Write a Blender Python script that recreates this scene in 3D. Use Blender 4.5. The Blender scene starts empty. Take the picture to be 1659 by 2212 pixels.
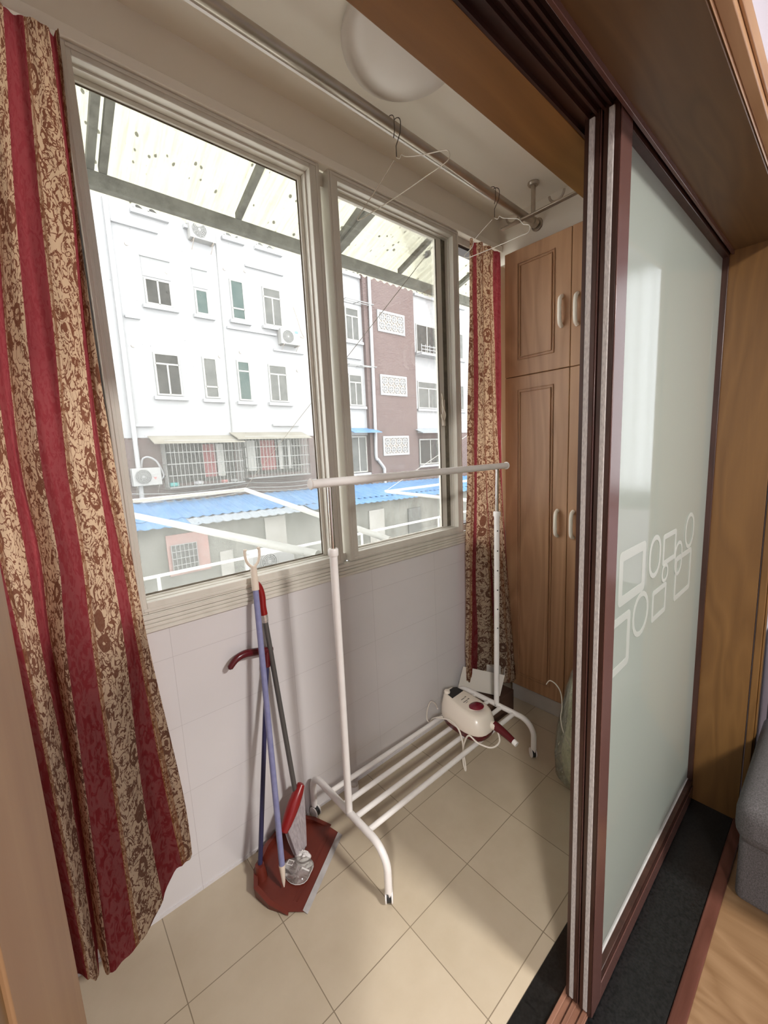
import bpy, bmesh, math, random
from mathutils import Vector, Matrix
random.seed(7)
S = bpy.context.scene
COL = S.collection
PI = math.pi

# ------------------------------------------------------------------ camera, world, lights, exposure
S.view_settings.view_transform = 'Standard'
S.view_settings.look = 'None'
S.view_settings.gamma = 1
S.view_settings.use_curve_mapping = False
S.view_settings.exposure = 0.90
cd = bpy.data.cameras.new('camera')
cam = bpy.data.objects.new('camera', cd); COL.objects.link(cam)
r_ = Vector((0.75174, -0.65778, -0.04711)); u_ = Vector((0.13152, 0.07954, 0.98812)); f_ = Vector((0.64621, 0.74900, -0.14631))
cam.matrix_world = Matrix(((r_.x, u_.x, -f_.x, 0.0), (r_.y, u_.y, -f_.y, -1.438), (r_.z, u_.z, -f_.z, 1.54), (0, 0, 0, 1)))
cd.sensor_fit = 'VERTICAL'; cd.sensor_height = 24.0; cd.lens = 24.0 * 883.38 / 2212
cd.clip_start = 0.01; cd.clip_end = 200
S.camera = cam

world = bpy.data.worlds.new('overcast'); S.world = world; world.use_nodes = True
bg = world.node_tree.nodes['Background']
bg.inputs[0].default_value = (0.97, 0.99, 1.0, 1); bg.inputs[1].default_value = 4.2

def area(name, loc, rot, size, power, col=(1, 1, 1), sy=None):
    l = bpy.data.lights.new(name, 'AREA'); l.energy = power; l.color = col; l.size = size
    if sy: l.shape = 'RECTANGLE'; l.size_y = sy
    o = bpy.data.objects.new(name, l); o.location = loc; o.rotation_euler = rot; COL.objects.link(o); return o
# added living-room fill, placed by the pole shadows (lamp body further down)
area('living_fill_light', (1.15, -3.3, 2.90), (0, 0, 0), 0.42, 78, (1.0, 0.965, 0.93))

area('left_fill_light', (-1.7, -3.1, 2.90), (0, 0, 0), 0.42, 82, (1.0, 0.965, 0.92))  # second fill light, added to reach the far end of the balcony

# ------------------------------------------------------------------ material helpers
def mat(name, col=(0.8, 0.8, 0.8), rough=0.5, metal=0.0, spec=0.5, **kw):
    m = bpy.data.materials.new(name); m.use_nodes = True
    b = m.node_tree.nodes['Principled BSDF']
    b.inputs['Base Color'].default_value = (*col, 1); b.inputs['Roughness'].default_value = rough
    b.inputs['Metallic'].default_value = metal; b.inputs['Specular IOR Level'].default_value = spec
    for k, v in kw.items(): b.inputs[k].default_value = v
    return m
class G:
    """small node graph helper"""
    def __init__(s, m):
        s.m = m; s.t = m.node_tree; s.n = s.t.nodes; s.l = s.t.links
        s.b = s.n.get('Principled BSDF'); s.out = s.n.get('Material Output')
    def node(s, typ, **kw):
        n = s.n.new(typ)
        for k, v in kw.items():
            if hasattr(n, k): setattr(n, k, v)
        return n
    def link(s, a, b): s.l.new(a, b)
    def val(s, sock, v):
        if hasattr(v, 'is_output'): s.l.new(v, sock)
        else: sock.default_value = v
    def coord(s, kind='Object'):
        return s.node('ShaderNodeTexCoord').outputs[kind]
    def geopos(s): return s.node('ShaderNodeNewGeometry').outputs['Position']
    def mapping(s, v, sc=(1, 1, 1), loc=(0, 0, 0), rot=(0, 0, 0)):
        n = s.node('ShaderNodeMapping'); s.link(v, n.inputs[0]); n.inputs[1].default_value = loc; n.inputs[2].default_value = rot; n.inputs[3].default_value = sc
        return n.outputs[0]
    def noise(s, v, scale, detail=3, rough=0.5, dist=0.0, out=0):
        n = s.node('ShaderNodeTexNoise'); s.link(v, n.inputs['Vector']); n.inputs['Scale'].default_value = scale
        n.inputs['Detail'].default_value = detail; n.inputs['Roughness'].default_value = rough; n.inputs['Distortion'].default_value = dist
        return n.outputs[out]
    def math(s, op, a, b=0.0, c=0.0, clamp=False):
        n = s.node('ShaderNodeMath', operation=op); n.use_clamp = clamp
        s.val(n.inputs[0], a); s.val(n.inputs[1], b); s.val(n.inputs[2], c); return n.outputs[0]
    def ramp(s, f, pts):
        n = s.node('ShaderNodeValToRGB'); s.link(f, n.inputs[0]); e = n.color_ramp.elements
        while len(e) < len(pts): e.new(0.5)
        for el, (p, c) in zip(e, pts): el.position = p; el.color = (*c, 1) if len(c) == 3 else c
        return n.outputs[0]
    def mix(s, f, a, b):
        n = s.node('ShaderNodeMix', data_type='RGBA'); s.val(n.inputs[0], f)
        for k, v in ((6, a), (7, b)):
            if hasattr(v, 'is_output'): s.l.new(v, n.inputs[k])
            else: n.inputs[k].default_value = (*v, 1)
        return n.outputs[2]
    def base(s, c): s.link(c, s.b.inputs['Base Color'])
    def bump(s, h, strength=0.3, dist=0.002):
        n = s.node('ShaderNodeBump'); n.inputs['Strength'].default_value = strength; n.inputs['Distance'].default_value = dist
        s.link(h, n.inputs['Height']); s.link(n.outputs[0], s.b.inputs['Normal']); return n.outputs[0]
    def sep(s, v):
        n = s.node('ShaderNodeSeparateXYZ'); s.link(v, n.inputs[0]); return n.outputs
    def mixsh(s, f, a, b):
        n = s.node('ShaderNodeMixShader'); s.val(n.inputs[0], f); s.link(a, n.inputs[1]); s.link(b, n.inputs[2]); return n.outputs[0]
    def sh(s, typ, col=(1, 1, 1), **kw):
        n = s.node(typ)
        if hasattr(col, 'is_output'): s.link(col, n.inputs['Color'])
        else: n.inputs['Color'].default_value = (*col, 1)
        for k, v in kw.items(): s.val(n.inputs[k], v)
        return n.outputs[0]
    def surf(s, sh): s.link(sh, s.out.inputs['Surface'])

def noisy(name, c1, c2, scale=6, rough=0.6, stretch=(1, 1, 1), bump=0.0, detail=4, **kw):
    m = mat(name, c1, rough, **kw); g = G(m)
    v = g.mapping(g.geopos(), stretch); n = g.noise(v, scale, detail)
    g.base(g.ramp(n, [(0.3, c1), (0.7, c2)]))
    if bump: g.bump(n, bump)
    return m
def wood(name, dark, light, grain_axis, scale=1.0, rough=0.45, contrast=1.0, coat=0.0):
    """fine veneer whose grain runs along one axis of the world (0 x, 1 y, 2 z)"""
    m = mat(name, light, rough); g = G(m)
    st = [26.0, 26.0, 26.0]; st[grain_axis] = 1.6
    v = g.mapping(g.geopos(), tuple(a * scale for a in st))
    n1 = g.noise(v, 1.0, 6, 0.65, 0.6)
    st2 = [4.0, 4.0, 4.0]; st2[grain_axis] = 0.55
    v2 = g.mapping(g.geopos(), tuple(a * scale for a in st2)); n2 = g.noise(v2, 1.0, 2, 0.5, 1.2)
    w = g.math('FRACT', g.math('MULTIPLY', n2, 9.0)); w = g.math('PINGPONG', w, 0.5)
    s = g.math('ADD', g.math('MULTIPLY', n1, 0.7), g.math('MULTIPLY', w, 0.6))
    mid = tuple((a + b) / 2 for a, b in zip(dark, light))
    g.base(g.ramp(s, [(0.5 - 0.22 / contrast, dark), (0.5, mid), (0.5 + 0.2 / contrast, light)]))
    g.bump(n1, 0.12, 0.001)
    if coat: m.node_tree.nodes['Principled BSDF'].inputs['Coat Weight'].default_value = coat
    return m

M = {}
M['paint'] = noisy('cream_plaster', (0.84, 0.78, 0.67), (0.87, 0.81, 0.70), 3, 0.9, bump=0.05)
M['paint_trim'] = mat('white_trim_paint', (0.90, 0.85, 0.75), 0.6)
M['living_wall'] = mat('white_wall_paint', (0.540, 0.517, 0.576), 0.9)
M['white_alu'] = noisy('ivory_aluminium', (0.66, 0.63, 0.55), (0.74, 0.71, 0.63), 18, 0.35, (1, 1, .2))
M['gasket'] = mat('dark_gasket', (0.09, 0.08, 0.06), 0.6)
M['dirty_alu'] = noisy('grimy_dark_channel', (0.10, 0.085, 0.06), (0.2, 0.17, 0.12), 30, 0.5)
M['rack_white'] = noisy('white_enamel_tube', (0.86, 0.83, 0.80), (0.80, 0.77, 0.74), 20, 0.3)
M['chrome'] = mat('chrome', (0.7, 0.66, 0.6), 0.12, 1.0)
M['steel'] = noisy('brushed_steel', (0.42, 0.37, 0.30), (0.55, 0.49, 0.42), 25, 0.32, (0.3, 1, 1), metal=0.9)
M['black'] = mat('black_rubber', (0.02, 0.02, 0.02), 0.5)
M['red_plastic'] = mat('dark_red_plastic', (0.27, 0.012, 0.012), 0.28)
M['maroon'] = mat('maroon_plastic', (0.10, 0.008, 0.012), 0.25)
M['wine'] = mat('glossy_wine_tank', (0.16, 0.004, 0.018), 0.08, 0, 0.6)
M['blue_pole'] = noisy('lavender_blue_pole', (0.22, 0.23, 0.42), (0.28, 0.29, 0.48), 40, 0.35)
M['navy'] = mat('navy_pole', (0.03, 0.03, 0.09), 0.35)
M['grey_pole'] = mat('dark_grey_pole', (0.11, 0.105, 0.10), 0.35, 0.2)
M['ivory'] = mat('ivory_plastic', (0.80, 0.70, 0.58), 0.4)
M['cream_plastic'] = mat('cream_plastic', (0.82, 0.74, 0.64), 0.25)
M['handle_white'] = mat('ivory_white_handle', (0.95, 0.88, 0.76), 0.3)
M['white_plastic'] = mat('white_plastic', (0.85, 0.83, 0.80), 0.35)
M['foil'] = noisy('silver_tape', (0.5, 0.47, 0.46), (0.75, 0.72, 0.7), 90, 0.3, metal=0.6)
M['bristle'] = noisy('grey_bristles', (0.33, 0.29, 0.30), (0.48, 0.43, 0.44), 60, 0.8, (3, 3, .4))
M['pan'] = noisy('red_brown_plastic', (0.124, 0.019, 0.010), (0.161, 0.026, 0.014), 12, 0.42)
M['pan_lip'] = noisy('grey_rubber_lip', (0.40, 0.38, 0.37), (0.5, 0.48, 0.47), 30, 0.6)
M['card_white'] = mat('white_cardboard', (0.62, 0.58, 0.52), 0.7)
M['card_brown'] = noisy('brown_cardboard_inside', (0.06, 0.03, 0.018), (0.1, 0.05, 0.03), 12, 0.8)
M['stone'] = noisy('black_granite', (0.002, 0.003, 0.003), (0.014, 0.014, 0.014), 160, 0.28, detail=2)
M['sofa'] = noisy('grey_woven_fabric', (0.046, 0.042, 0.041), (0.101, 0.093, 0.092), 260, 0.95, bump=0.4, detail=2)
M['frame_wood'] = wood('dark_wenge_veneer', (0.026, 0.011, 0.007), (0.050, 0.021, 0.014), 2, 1.2, 0.3)
M['frame_wood_x'] = wood('dark_wenge_track_veneer', (0.021, 0.007, 0.006), (0.038, 0.014, 0.010), 0, 1.2, 0.35)
M['stile_face'] = mat('mauve_brown_satin_veneer', (0.098, 0.046, 0.038), 0.2, 0, 0.5)
M['pile'] = noisy('grey_brush_pile', (0.31, 0.29, 0.27), (0.47, 0.44, 0.41), 300, 0.95, (1, 1, .35), bump=0.5)
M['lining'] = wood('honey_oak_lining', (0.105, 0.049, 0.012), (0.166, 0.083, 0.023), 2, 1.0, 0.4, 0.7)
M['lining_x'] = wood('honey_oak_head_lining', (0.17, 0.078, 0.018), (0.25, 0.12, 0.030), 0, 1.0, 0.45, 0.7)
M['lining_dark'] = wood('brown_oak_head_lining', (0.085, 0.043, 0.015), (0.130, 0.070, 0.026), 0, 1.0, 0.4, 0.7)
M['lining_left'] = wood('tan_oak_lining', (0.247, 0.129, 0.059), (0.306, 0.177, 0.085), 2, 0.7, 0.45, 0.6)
M['cabinet'] = wood('walnut_foil_door', (0.34, 0.175, 0.085), (0.50, 0.29, 0.155), 2, 0.8, 0.42, 0.8)
M['cab_gap'] = mat('cabinet_gap', (0.03, 0.01, 0.006), 0.8)
M['plinth'] = noisy('white_tile_plinth', (0.5, 0.47, 0.42), (0.58, 0.55, 0.5), 8, 0.4)
M['laminate'] = wood('oak_laminate_planks', (0.167, 0.089, 0.039), (0.290, 0.179, 0.095), 1, 0.9, 0.3, 0.7)
M['threshold'] = wood('mahogany_threshold_strip', (0.072, 0.025, 0.016), (0.123, 0.048, 0.034), 0, 1.3, 0.25)
M['track_wood'] = wood('tan_track_strip', (0.160, 0.072, 0.044), (0.272, 0.136, 0.088), 0, 1.5, 0.35)
M['cord'] = mat('cream_cable', (0.78, 0.72, 0.64), 0.45)
M['wire'] = mat('bare_wire', (0.10, 0.085, 0.065), 0.4, 0.7)
M['wire_white'] = mat('white_coated_wire', (0.8, 0.76, 0.68), 0.4)
M['hanger_wire'] = mat('coated_hanger_wire', (0.55, 0.48, 0.38), 0.4)

# tiles
def brick(name, c1, c2, mortar, bw, bh, msize, u, v, off=0.0, rough=0.4, loc=(0, 0, 0), noise=(None, 0), offfreq=2):
    m = mat(name, c1, rough); g = G(m)
    x, y, z = g.sep(g.geopos()); s = {'x': x, 'y': y, 'z': z}
    c = g.node('ShaderNodeCombineXYZ'); g.link(s[u], c.inputs[0]); g.link(s[v], c.inputs[1])
    mp = g.mapping(c.outputs[0], (1, 1, 1), loc)
    b = g.node('ShaderNodeTexBrick'); g.link(mp, b.inputs['Vector']); b.offset = off; b.offset_frequency = offfreq
    b.inputs['Color1'].default_value = (*c1, 1); b.inputs['Color2'].default_value = (*c2, 1); b.inputs['Mortar'].default_value = (*mortar, 1)
    b.inputs['Scale'].default_value = 1.0; b.inputs['Mortar Size'].default_value = msize; b.inputs['Mortar Smooth'].default_value = 0.3
    b.inputs['Brick Width'].default_value = bw; b.inputs['Row Height'].default_value = bh
    colr = b.outputs['Color']
    if noise[1]:
        n = g.noise(g.geopos(), noise[1], 5, 0.6)
        colr = g.mix(g.math('MULTIPLY', g.ramp(n, [(0.35, (0, 0, 0)), (0.75, (1, 1, 1))]), noise[2] if len(noise) > 2 else 0.5), colr, noise[0])
    g.base(colr)
    inv = g.math('SUBTRACT', 1.0, b.outputs['Fac']); g.bump(inv, 0.25, 0.001)
    return m
M['floor_tile'] = brick('beige_floor_tiles', (0.56, 0.475, 0.35), (0.60, 0.51, 0.38), (0.24, 0.19, 0.13), 0.30, 0.30, 0.0016, 'x', 'y', 0.0, 0.28, (0.15, 0.29 + 0.011, 0), ((0.42, 0.335, 0.22), 7, 0.35))
M['wall_tile'] = brick('white_wall_tiles', (0.73, 0.705, 0.705), (0.74, 0.715, 0.715), (0.56, 0.53, 0.53), 0.43, 0.25, 0.0009, 'x', 'z', 0.0, 0.22, (0.143, 0.10, 0), ((0.66, 0.63, 0.62), 1.8, 0.5))
M['brick_out'] = brick('purple_brown_brick', (0.050, 0.029, 0.027), (0.064, 0.040, 0.036), (0.105, 0.082, 0.074), 0.22, 0.075, 0.010, 'x', 'z', 0.5, 0.9, (0, 0, 0), ((0.085, 0.062, 0.057), 0.7, 0.5))
M['white_render'] = noisy('white_facade_render', (0.207, 0.210, 0.212), (0.223, 0.223, 0.223), 2.5, 0.9, bump=0.05)
M['old_render'] = noisy('mossy_grey_render', (0.062, 0.062, 0.051), (0.130, 0.127, 0.112), 1.6, 0.95, (1, 1, .6), detail=8)
M['pale_render'] = noisy('stained_pale_panel', (0.162, 0.155, 0.136), (0.205, 0.199, 0.181), 1.5, 0.95)
M['pink_render'] = noisy('faded_pink_panel', (0.186, 0.106, 0.093), (0.211, 0.140, 0.125), 1.5, 0.95)
M['ground'] = noisy('yard_concrete', (0.42, 0.41, 0.38), (0.52, 0.5, 0.46), 1, 0.95)
M['win_dark'] = noisy('dark_window_glass', (0.014, 0.014, 0.012), (0.036, 0.034, 0.030), 5, 0.35, spec=0.12)
M['win_green'] = noisy('green_window_glass', (0.029, 0.047, 0.043), (0.047, 0.064, 0.058), 4, 0.35, spec=0.12)
M['win_grey'] = noisy('grey_window_glass', (0.057, 0.058, 0.054), (0.084, 0.084, 0.077), 4, 0.35, spec=0.12)
M['win_frame'] = mat('cream_window_frame', (0.208, 0.204, 0.184), 0.5)
M['recess'] = mat('shaded_sill_render', (0.174, 0.177, 0.174), 0.9)
M['pipe_grey'] = mat('grey_pvc_pipe', (0.150, 0.150, 0.146), 0.5)
M['pipe_white'] = mat('white_pvc_pipe', (0.213, 0.213, 0.213), 0.5)
M['rack_out'] = mat('white_painted_outdoor_bar', (0.321, 0.316, 0.285), 0.45)
M['ac_body'] = mat('off_white_ac_casing', (0.199, 0.196, 0.186), 0.5)
M['ac_grille'] = mat('grey_ac_grille', (0.056, 0.056, 0.052), 0.6)
M['bracket'] = mat('rusty_bracket', (0.22, 0.19, 0.16), 0.7)
M['cage'] = mat('galvanised_cage_bars', (0.160, 0.160, 0.150), 0.5, 0.2)
M['blue_roof'] = noisy('blue_roof_sheet', (0.043, 0.112, 0.224), (0.078, 0.155, 0.255), 2, 0.5)
M['pale_roof'] = noisy('pale_roof_sheet', (0.150, 0.174, 0.194), (0.194, 0.206, 0.213), 2, 0.5)
M['cream_canopy'] = noisy('dusty_cream_canopy', (0.126, 0.114, 0.087), (0.170, 0.158, 0.129), 2, 0.7)
M['red_cloth'] = mat('faded_red_curtain_cloth', (0.140, 0.037, 0.037), 0.9)
M['beam'] = noisy('weathered_steel_beam', (0.050, 0.048, 0.037), (0.099, 0.097, 0.078), 22, 0.8, detail=6)
M['lattice'] = mat('white_breeze_block', (0.208, 0.208, 0.204), 0.8)
M['teal'] = mat('teal_plastic', (0.031, 0.171, 0.155), 0.5)
M['pink'] = mat('pink_plastic', (0.233, 0.087, 0.081), 0.5)
M['emit'] = mat('lit_lamp_diffuser', (1, 1, 1), 0.5)
M['emit'].node_tree.nodes['Principled BSDF'].inputs['Emission Color'].default_value = (1, 0.98, 0.95, 1)
M['emit'].node_tree.nodes['Principled BSDF'].inputs['Emission Strength'].default_value = 4

# dome of the balcony lamp (off): opal glass
M['opal'] = mat('opal_glass_dome', (0.66, 0.60, 0.53), 0.35)
# window glass: dusty, its veil also paints the outdoor haze
def glass_pane(name, veil, veilcol=(0.42, 0.42, 0.39)):
    m = mat(name); g = G(m); p = g.geopos()
    n = g.noise(g.mapping(p, (9, 9, 5)), 4.0, 8, 0.7); x, y, z = g.sep(p)
    low = g.math('MULTIPLY_ADD', z, -0.75, 1.75, clamp=True)        # dust thickens towards the sill: dirt plus painted haze
    f = g.math('MULTIPLY', g.ramp(n, [(0.25, (0.5,) * 3), (0.75, (1.2,) * 3)]), g.math('MULTIPLY_ADD', low, veil, veil * 0.22))
    spots = g.noise(g.mapping(p, (60, 60, 45)), 3.0, 2)
    sp = g.ramp(spots, [(0.70, (0, 0, 0)), (0.74, (1, 1, 1))])
    tr = g.sh('ShaderNodeBsdfTransparent'); tl = g.sh('ShaderNodeBsdfTranslucent', veilcol); gl = g.sh('ShaderNodeBsdfGlossy', (1, 1, 1), Roughness=0.03)
    a = g.mixsh(f, tr, tl)
    df = g.sh('ShaderNodeBsdfDiffuse', (0.25, 0.23, 0.18)); a = g.mixsh(g.math('MULTIPLY', sp, 0.45), a, df)
    fr = g.node('ShaderNodeFresnel'); fr.inputs[0].default_value = 1.3
    g.surf(g.mixsh(g.math('MULTIPLY', fr.outputs[0], 0.6), a, gl)); return m
M['glass_dirty_hazy'] = glass_pane('dusty_hazy_glass', 0.22)
M['glass_clean'] = glass_pane('clear_window_glass', 0.10)
# frosted door glass
def frosted(name, col, mixt, rough):
    m = mat(name); g = G(m)
    tl = g.sh('ShaderNodeBsdfTranslucent', col); df = g.sh('ShaderNodeBsdfDiffuse', col)
    a = g.mixsh(mixt, df, tl); gl = g.sh('ShaderNodeBsdfGlossy', (1, 1, 1), Roughness=rough)
    fr = g.node('ShaderNodeFresnel'); fr.inputs[0].default_value = 1.45
    g.surf(g.mixsh(fr.outputs[0], a, gl)); return m
M['frosted'] = frosted('frosted_green_white_glass', (0.74, 0.80, 0.74), 0.74, 0.04)
M['etched'] = frosted('etched_white_film', (0.84, 0.88, 0.83), 0.69, 0.3)
M['sheer_net'] = frosted('white_dimming_net', (0.36, 0.365, 0.38), 0.9, 0.9)
# corrugated canopy sheet
def canopy():
    m = mat('translucent_cream_sheet'); g = G(m); p = g.geopos()
    v = g.node('ShaderNodeTexVoronoi'); g.link(g.mapping(p, (20, 13, 13)), v.inputs['Vector']); v.inputs['Scale'].default_value = 1.0; v.inputs['Randomness'].default_value = 1
    n = g.noise(g.mapping(p, (30, 30, 30)), 1, 3)
    spot = g.ramp(g.math('SUBTRACT', v.outputs['Distance'], g.math('MULTIPLY', n, 0.20)), [(0.035, (1, 1, 1)), (0.07, (0, 0, 0))])
    streak = g.ramp(g.noise(g.mapping(p, (55, 3, 3)), 1, 5, 0.7), [(0.5, (0, 0, 0)), (0.72, (1, 1, 1))])
    c = g.mix(g.math('MULTIPLY', streak, 0.6), (0.285, 0.277, 0.215), (0.15, 0.142, 0.088))
    c = g.mix(g.math('MULTIPLY', spot, 0.92), c, (0.05, 0.048, 0.033))
    tl = g.sh('ShaderNodeBsdfTranslucent', c); df = g.sh('ShaderNodeBsdfDiffuse', c)
    g.surf(g.mixsh(0.80, df, tl)); return m
M['canopy'] = canopy()
# curtain cloth
def cloth_sh(g, c, t, sheen=True):
    tl = g.sh('ShaderNodeBsdfTranslucent', c[1] if isinstance(c, tuple) and hasattr(c[1], 'is_output') else c)
    df = g.sh('ShaderNodeBsdfDiffuse', c[0] if isinstance(c, tuple) and hasattr(c[0], 'is_output') else c)
    g.surf(g.mixsh(t, df, tl))
def cloth_red():
    m = mat('red_damask_cloth'); g = G(m); uv = g.coord('UV')
    n = g.noise(g.mapping(uv, (1, 1, 1)), 26, 3, 0.6, 1.6)
    c = g.ramp(n, [(0.43, (0.15, 0.020, 0.022)), (0.53, (0.20, 0.062, 0.060))])
    t = g.mix(0.85, c, (0.40, 0.060, 0.07)); cloth_sh(g, (c, t), 0.45); return m
def cloth_floral():
    m = mat('cream_and_brown_floral_cloth'); g = G(m); uv = g.coord('UV'); x, y, z = g.sep(uv)
    nc = g.noise(g.mapping(uv, (1, 1, 1)), 9, 2, 0.5, 0, out=1)
    ad = g.node('ShaderNodeVectorMath', operation='MULTIPLY_ADD'); g.link(nc, ad.inputs[0]); ad.inputs[1].default_value = (0.05, 0.05, 0); g.link(uv, ad.inputs[2])
    v = g.node('ShaderNodeTexVoronoi'); g.link(ad.outputs[0], v.inputs['Vector']); v.inputs['Scale'].default_value = 8.5; v.inputs['Randomness'].default_value = 0.75
    d = v.outputs['Distance']
    rings = g.math('SINE', g.math('MULTIPLY', d, 27.0))
    near = g.math('LESS_THAN', d, 0.32)
    n2 = g.noise(uv, 40, 3, 0.6, 1.0); n3 = g.noise(uv, 17, 2, 0.5, 2.4)
    flower = g.math('MULTIPLY', near, g.math('GREATER_THAN', g.math('ADD', rings, g.math('MULTIPLY_ADD', n2, 3.0, -1.5)), -0.15))
    scroll = g.math('LESS_THAN', g.math('ABSOLUTE', g.math('SUBTRACT', n3, 0.5)), 0.032)
    leaf = g.math('GREATER_THAN', n2, 0.575)
    dark = g.math('MAXIMUM', flower, g.math('MAXIMUM', scroll, leaf))
    soft = g.noise(uv, 120, 2)
    c = g.mix(g.math('MULTIPLY', dark, g.math('MULTIPLY_ADD', soft, 0.5, 0.6)), (0.50, 0.40, 0.29), (0.085, 0.032, 0.020))
    b1 = g.math('MULTIPLY', g.math('GREATER_THAN', x, 0.008), g.math('LESS_THAN', x, 0.022))       # patterned border of each stripe
    c = g.mix(g.math('MULTIPLY', b1, 0.8), c, g.ramp(g.noise(uv, 90, 2), [(0.42, (0.17, 0.055, 0.03)), (0.6, (0.44, 0.27, 0.14))]))
    b2 = g.math('LESS_THAN', x, 0.006); c = g.mix(g.math('MULTIPLY', b2, 0.85), c, (0.24, 0.09, 0.03))
    t = g.mix(g.math('MAXIMUM', g.math('MULTIPLY', dark, 0.9), g.math('MULTIPLY', b1, 0.6)), (0.74, 0.49, 0.31), (0.20, 0.045, 0.020)); cloth_sh(g, (c, t), 0.52); return m
M['cl_red'] = cloth_red(); M['cl_floral'] = cloth_floral()
# clear plastic
def clear(name, col, opac, rough=0.1):
    m = mat(name); g = G(m)
    tr = g.sh('ShaderNodeBsdfTransparent', (0.97, 0.98, 0.96)); df = g.sh('ShaderNodeBsdfDiffuse', col); gl = g.sh('ShaderNodeBsdfGlossy', (1, 1, 1), Roughness=rough)
    fr = g.node('ShaderNodeFresnel'); fr.inputs[0].default_value = 1.5
    n = g.noise(g.geopos(), 55, 4, 0.7); o = g.math('MULTIPLY', g.ramp(n, [(0.3, (0.5,) * 3), (0.7, (1.3,) * 3)]), opac)
    g.surf(g.mixsh(fr.outputs[0], g.mixsh(o, tr, df), gl)); return m
M['clear_plastic'] = clear('clear_plastic_packaging', (0.7, 0.62, 0.58), 0.22)
M['bag_plastic'] = clear('crinkled_clear_bag', (0.62, 0.64, 0.52), 0.34, 0.12)
M['bag_green'] = noisy('pale_green_wrapped_stalks', (0.450, 0.475, 0.250), (0.875, 0.900, 0.650), 22, 0.5, (2, 2, .5), bump=0.4)
M['bag_dark'] = noisy('olive_bundle', (0.10, 0.12, 0.06), (0.3, 0.33, 0.22), 16, 0.4, bump=0.3)

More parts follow.
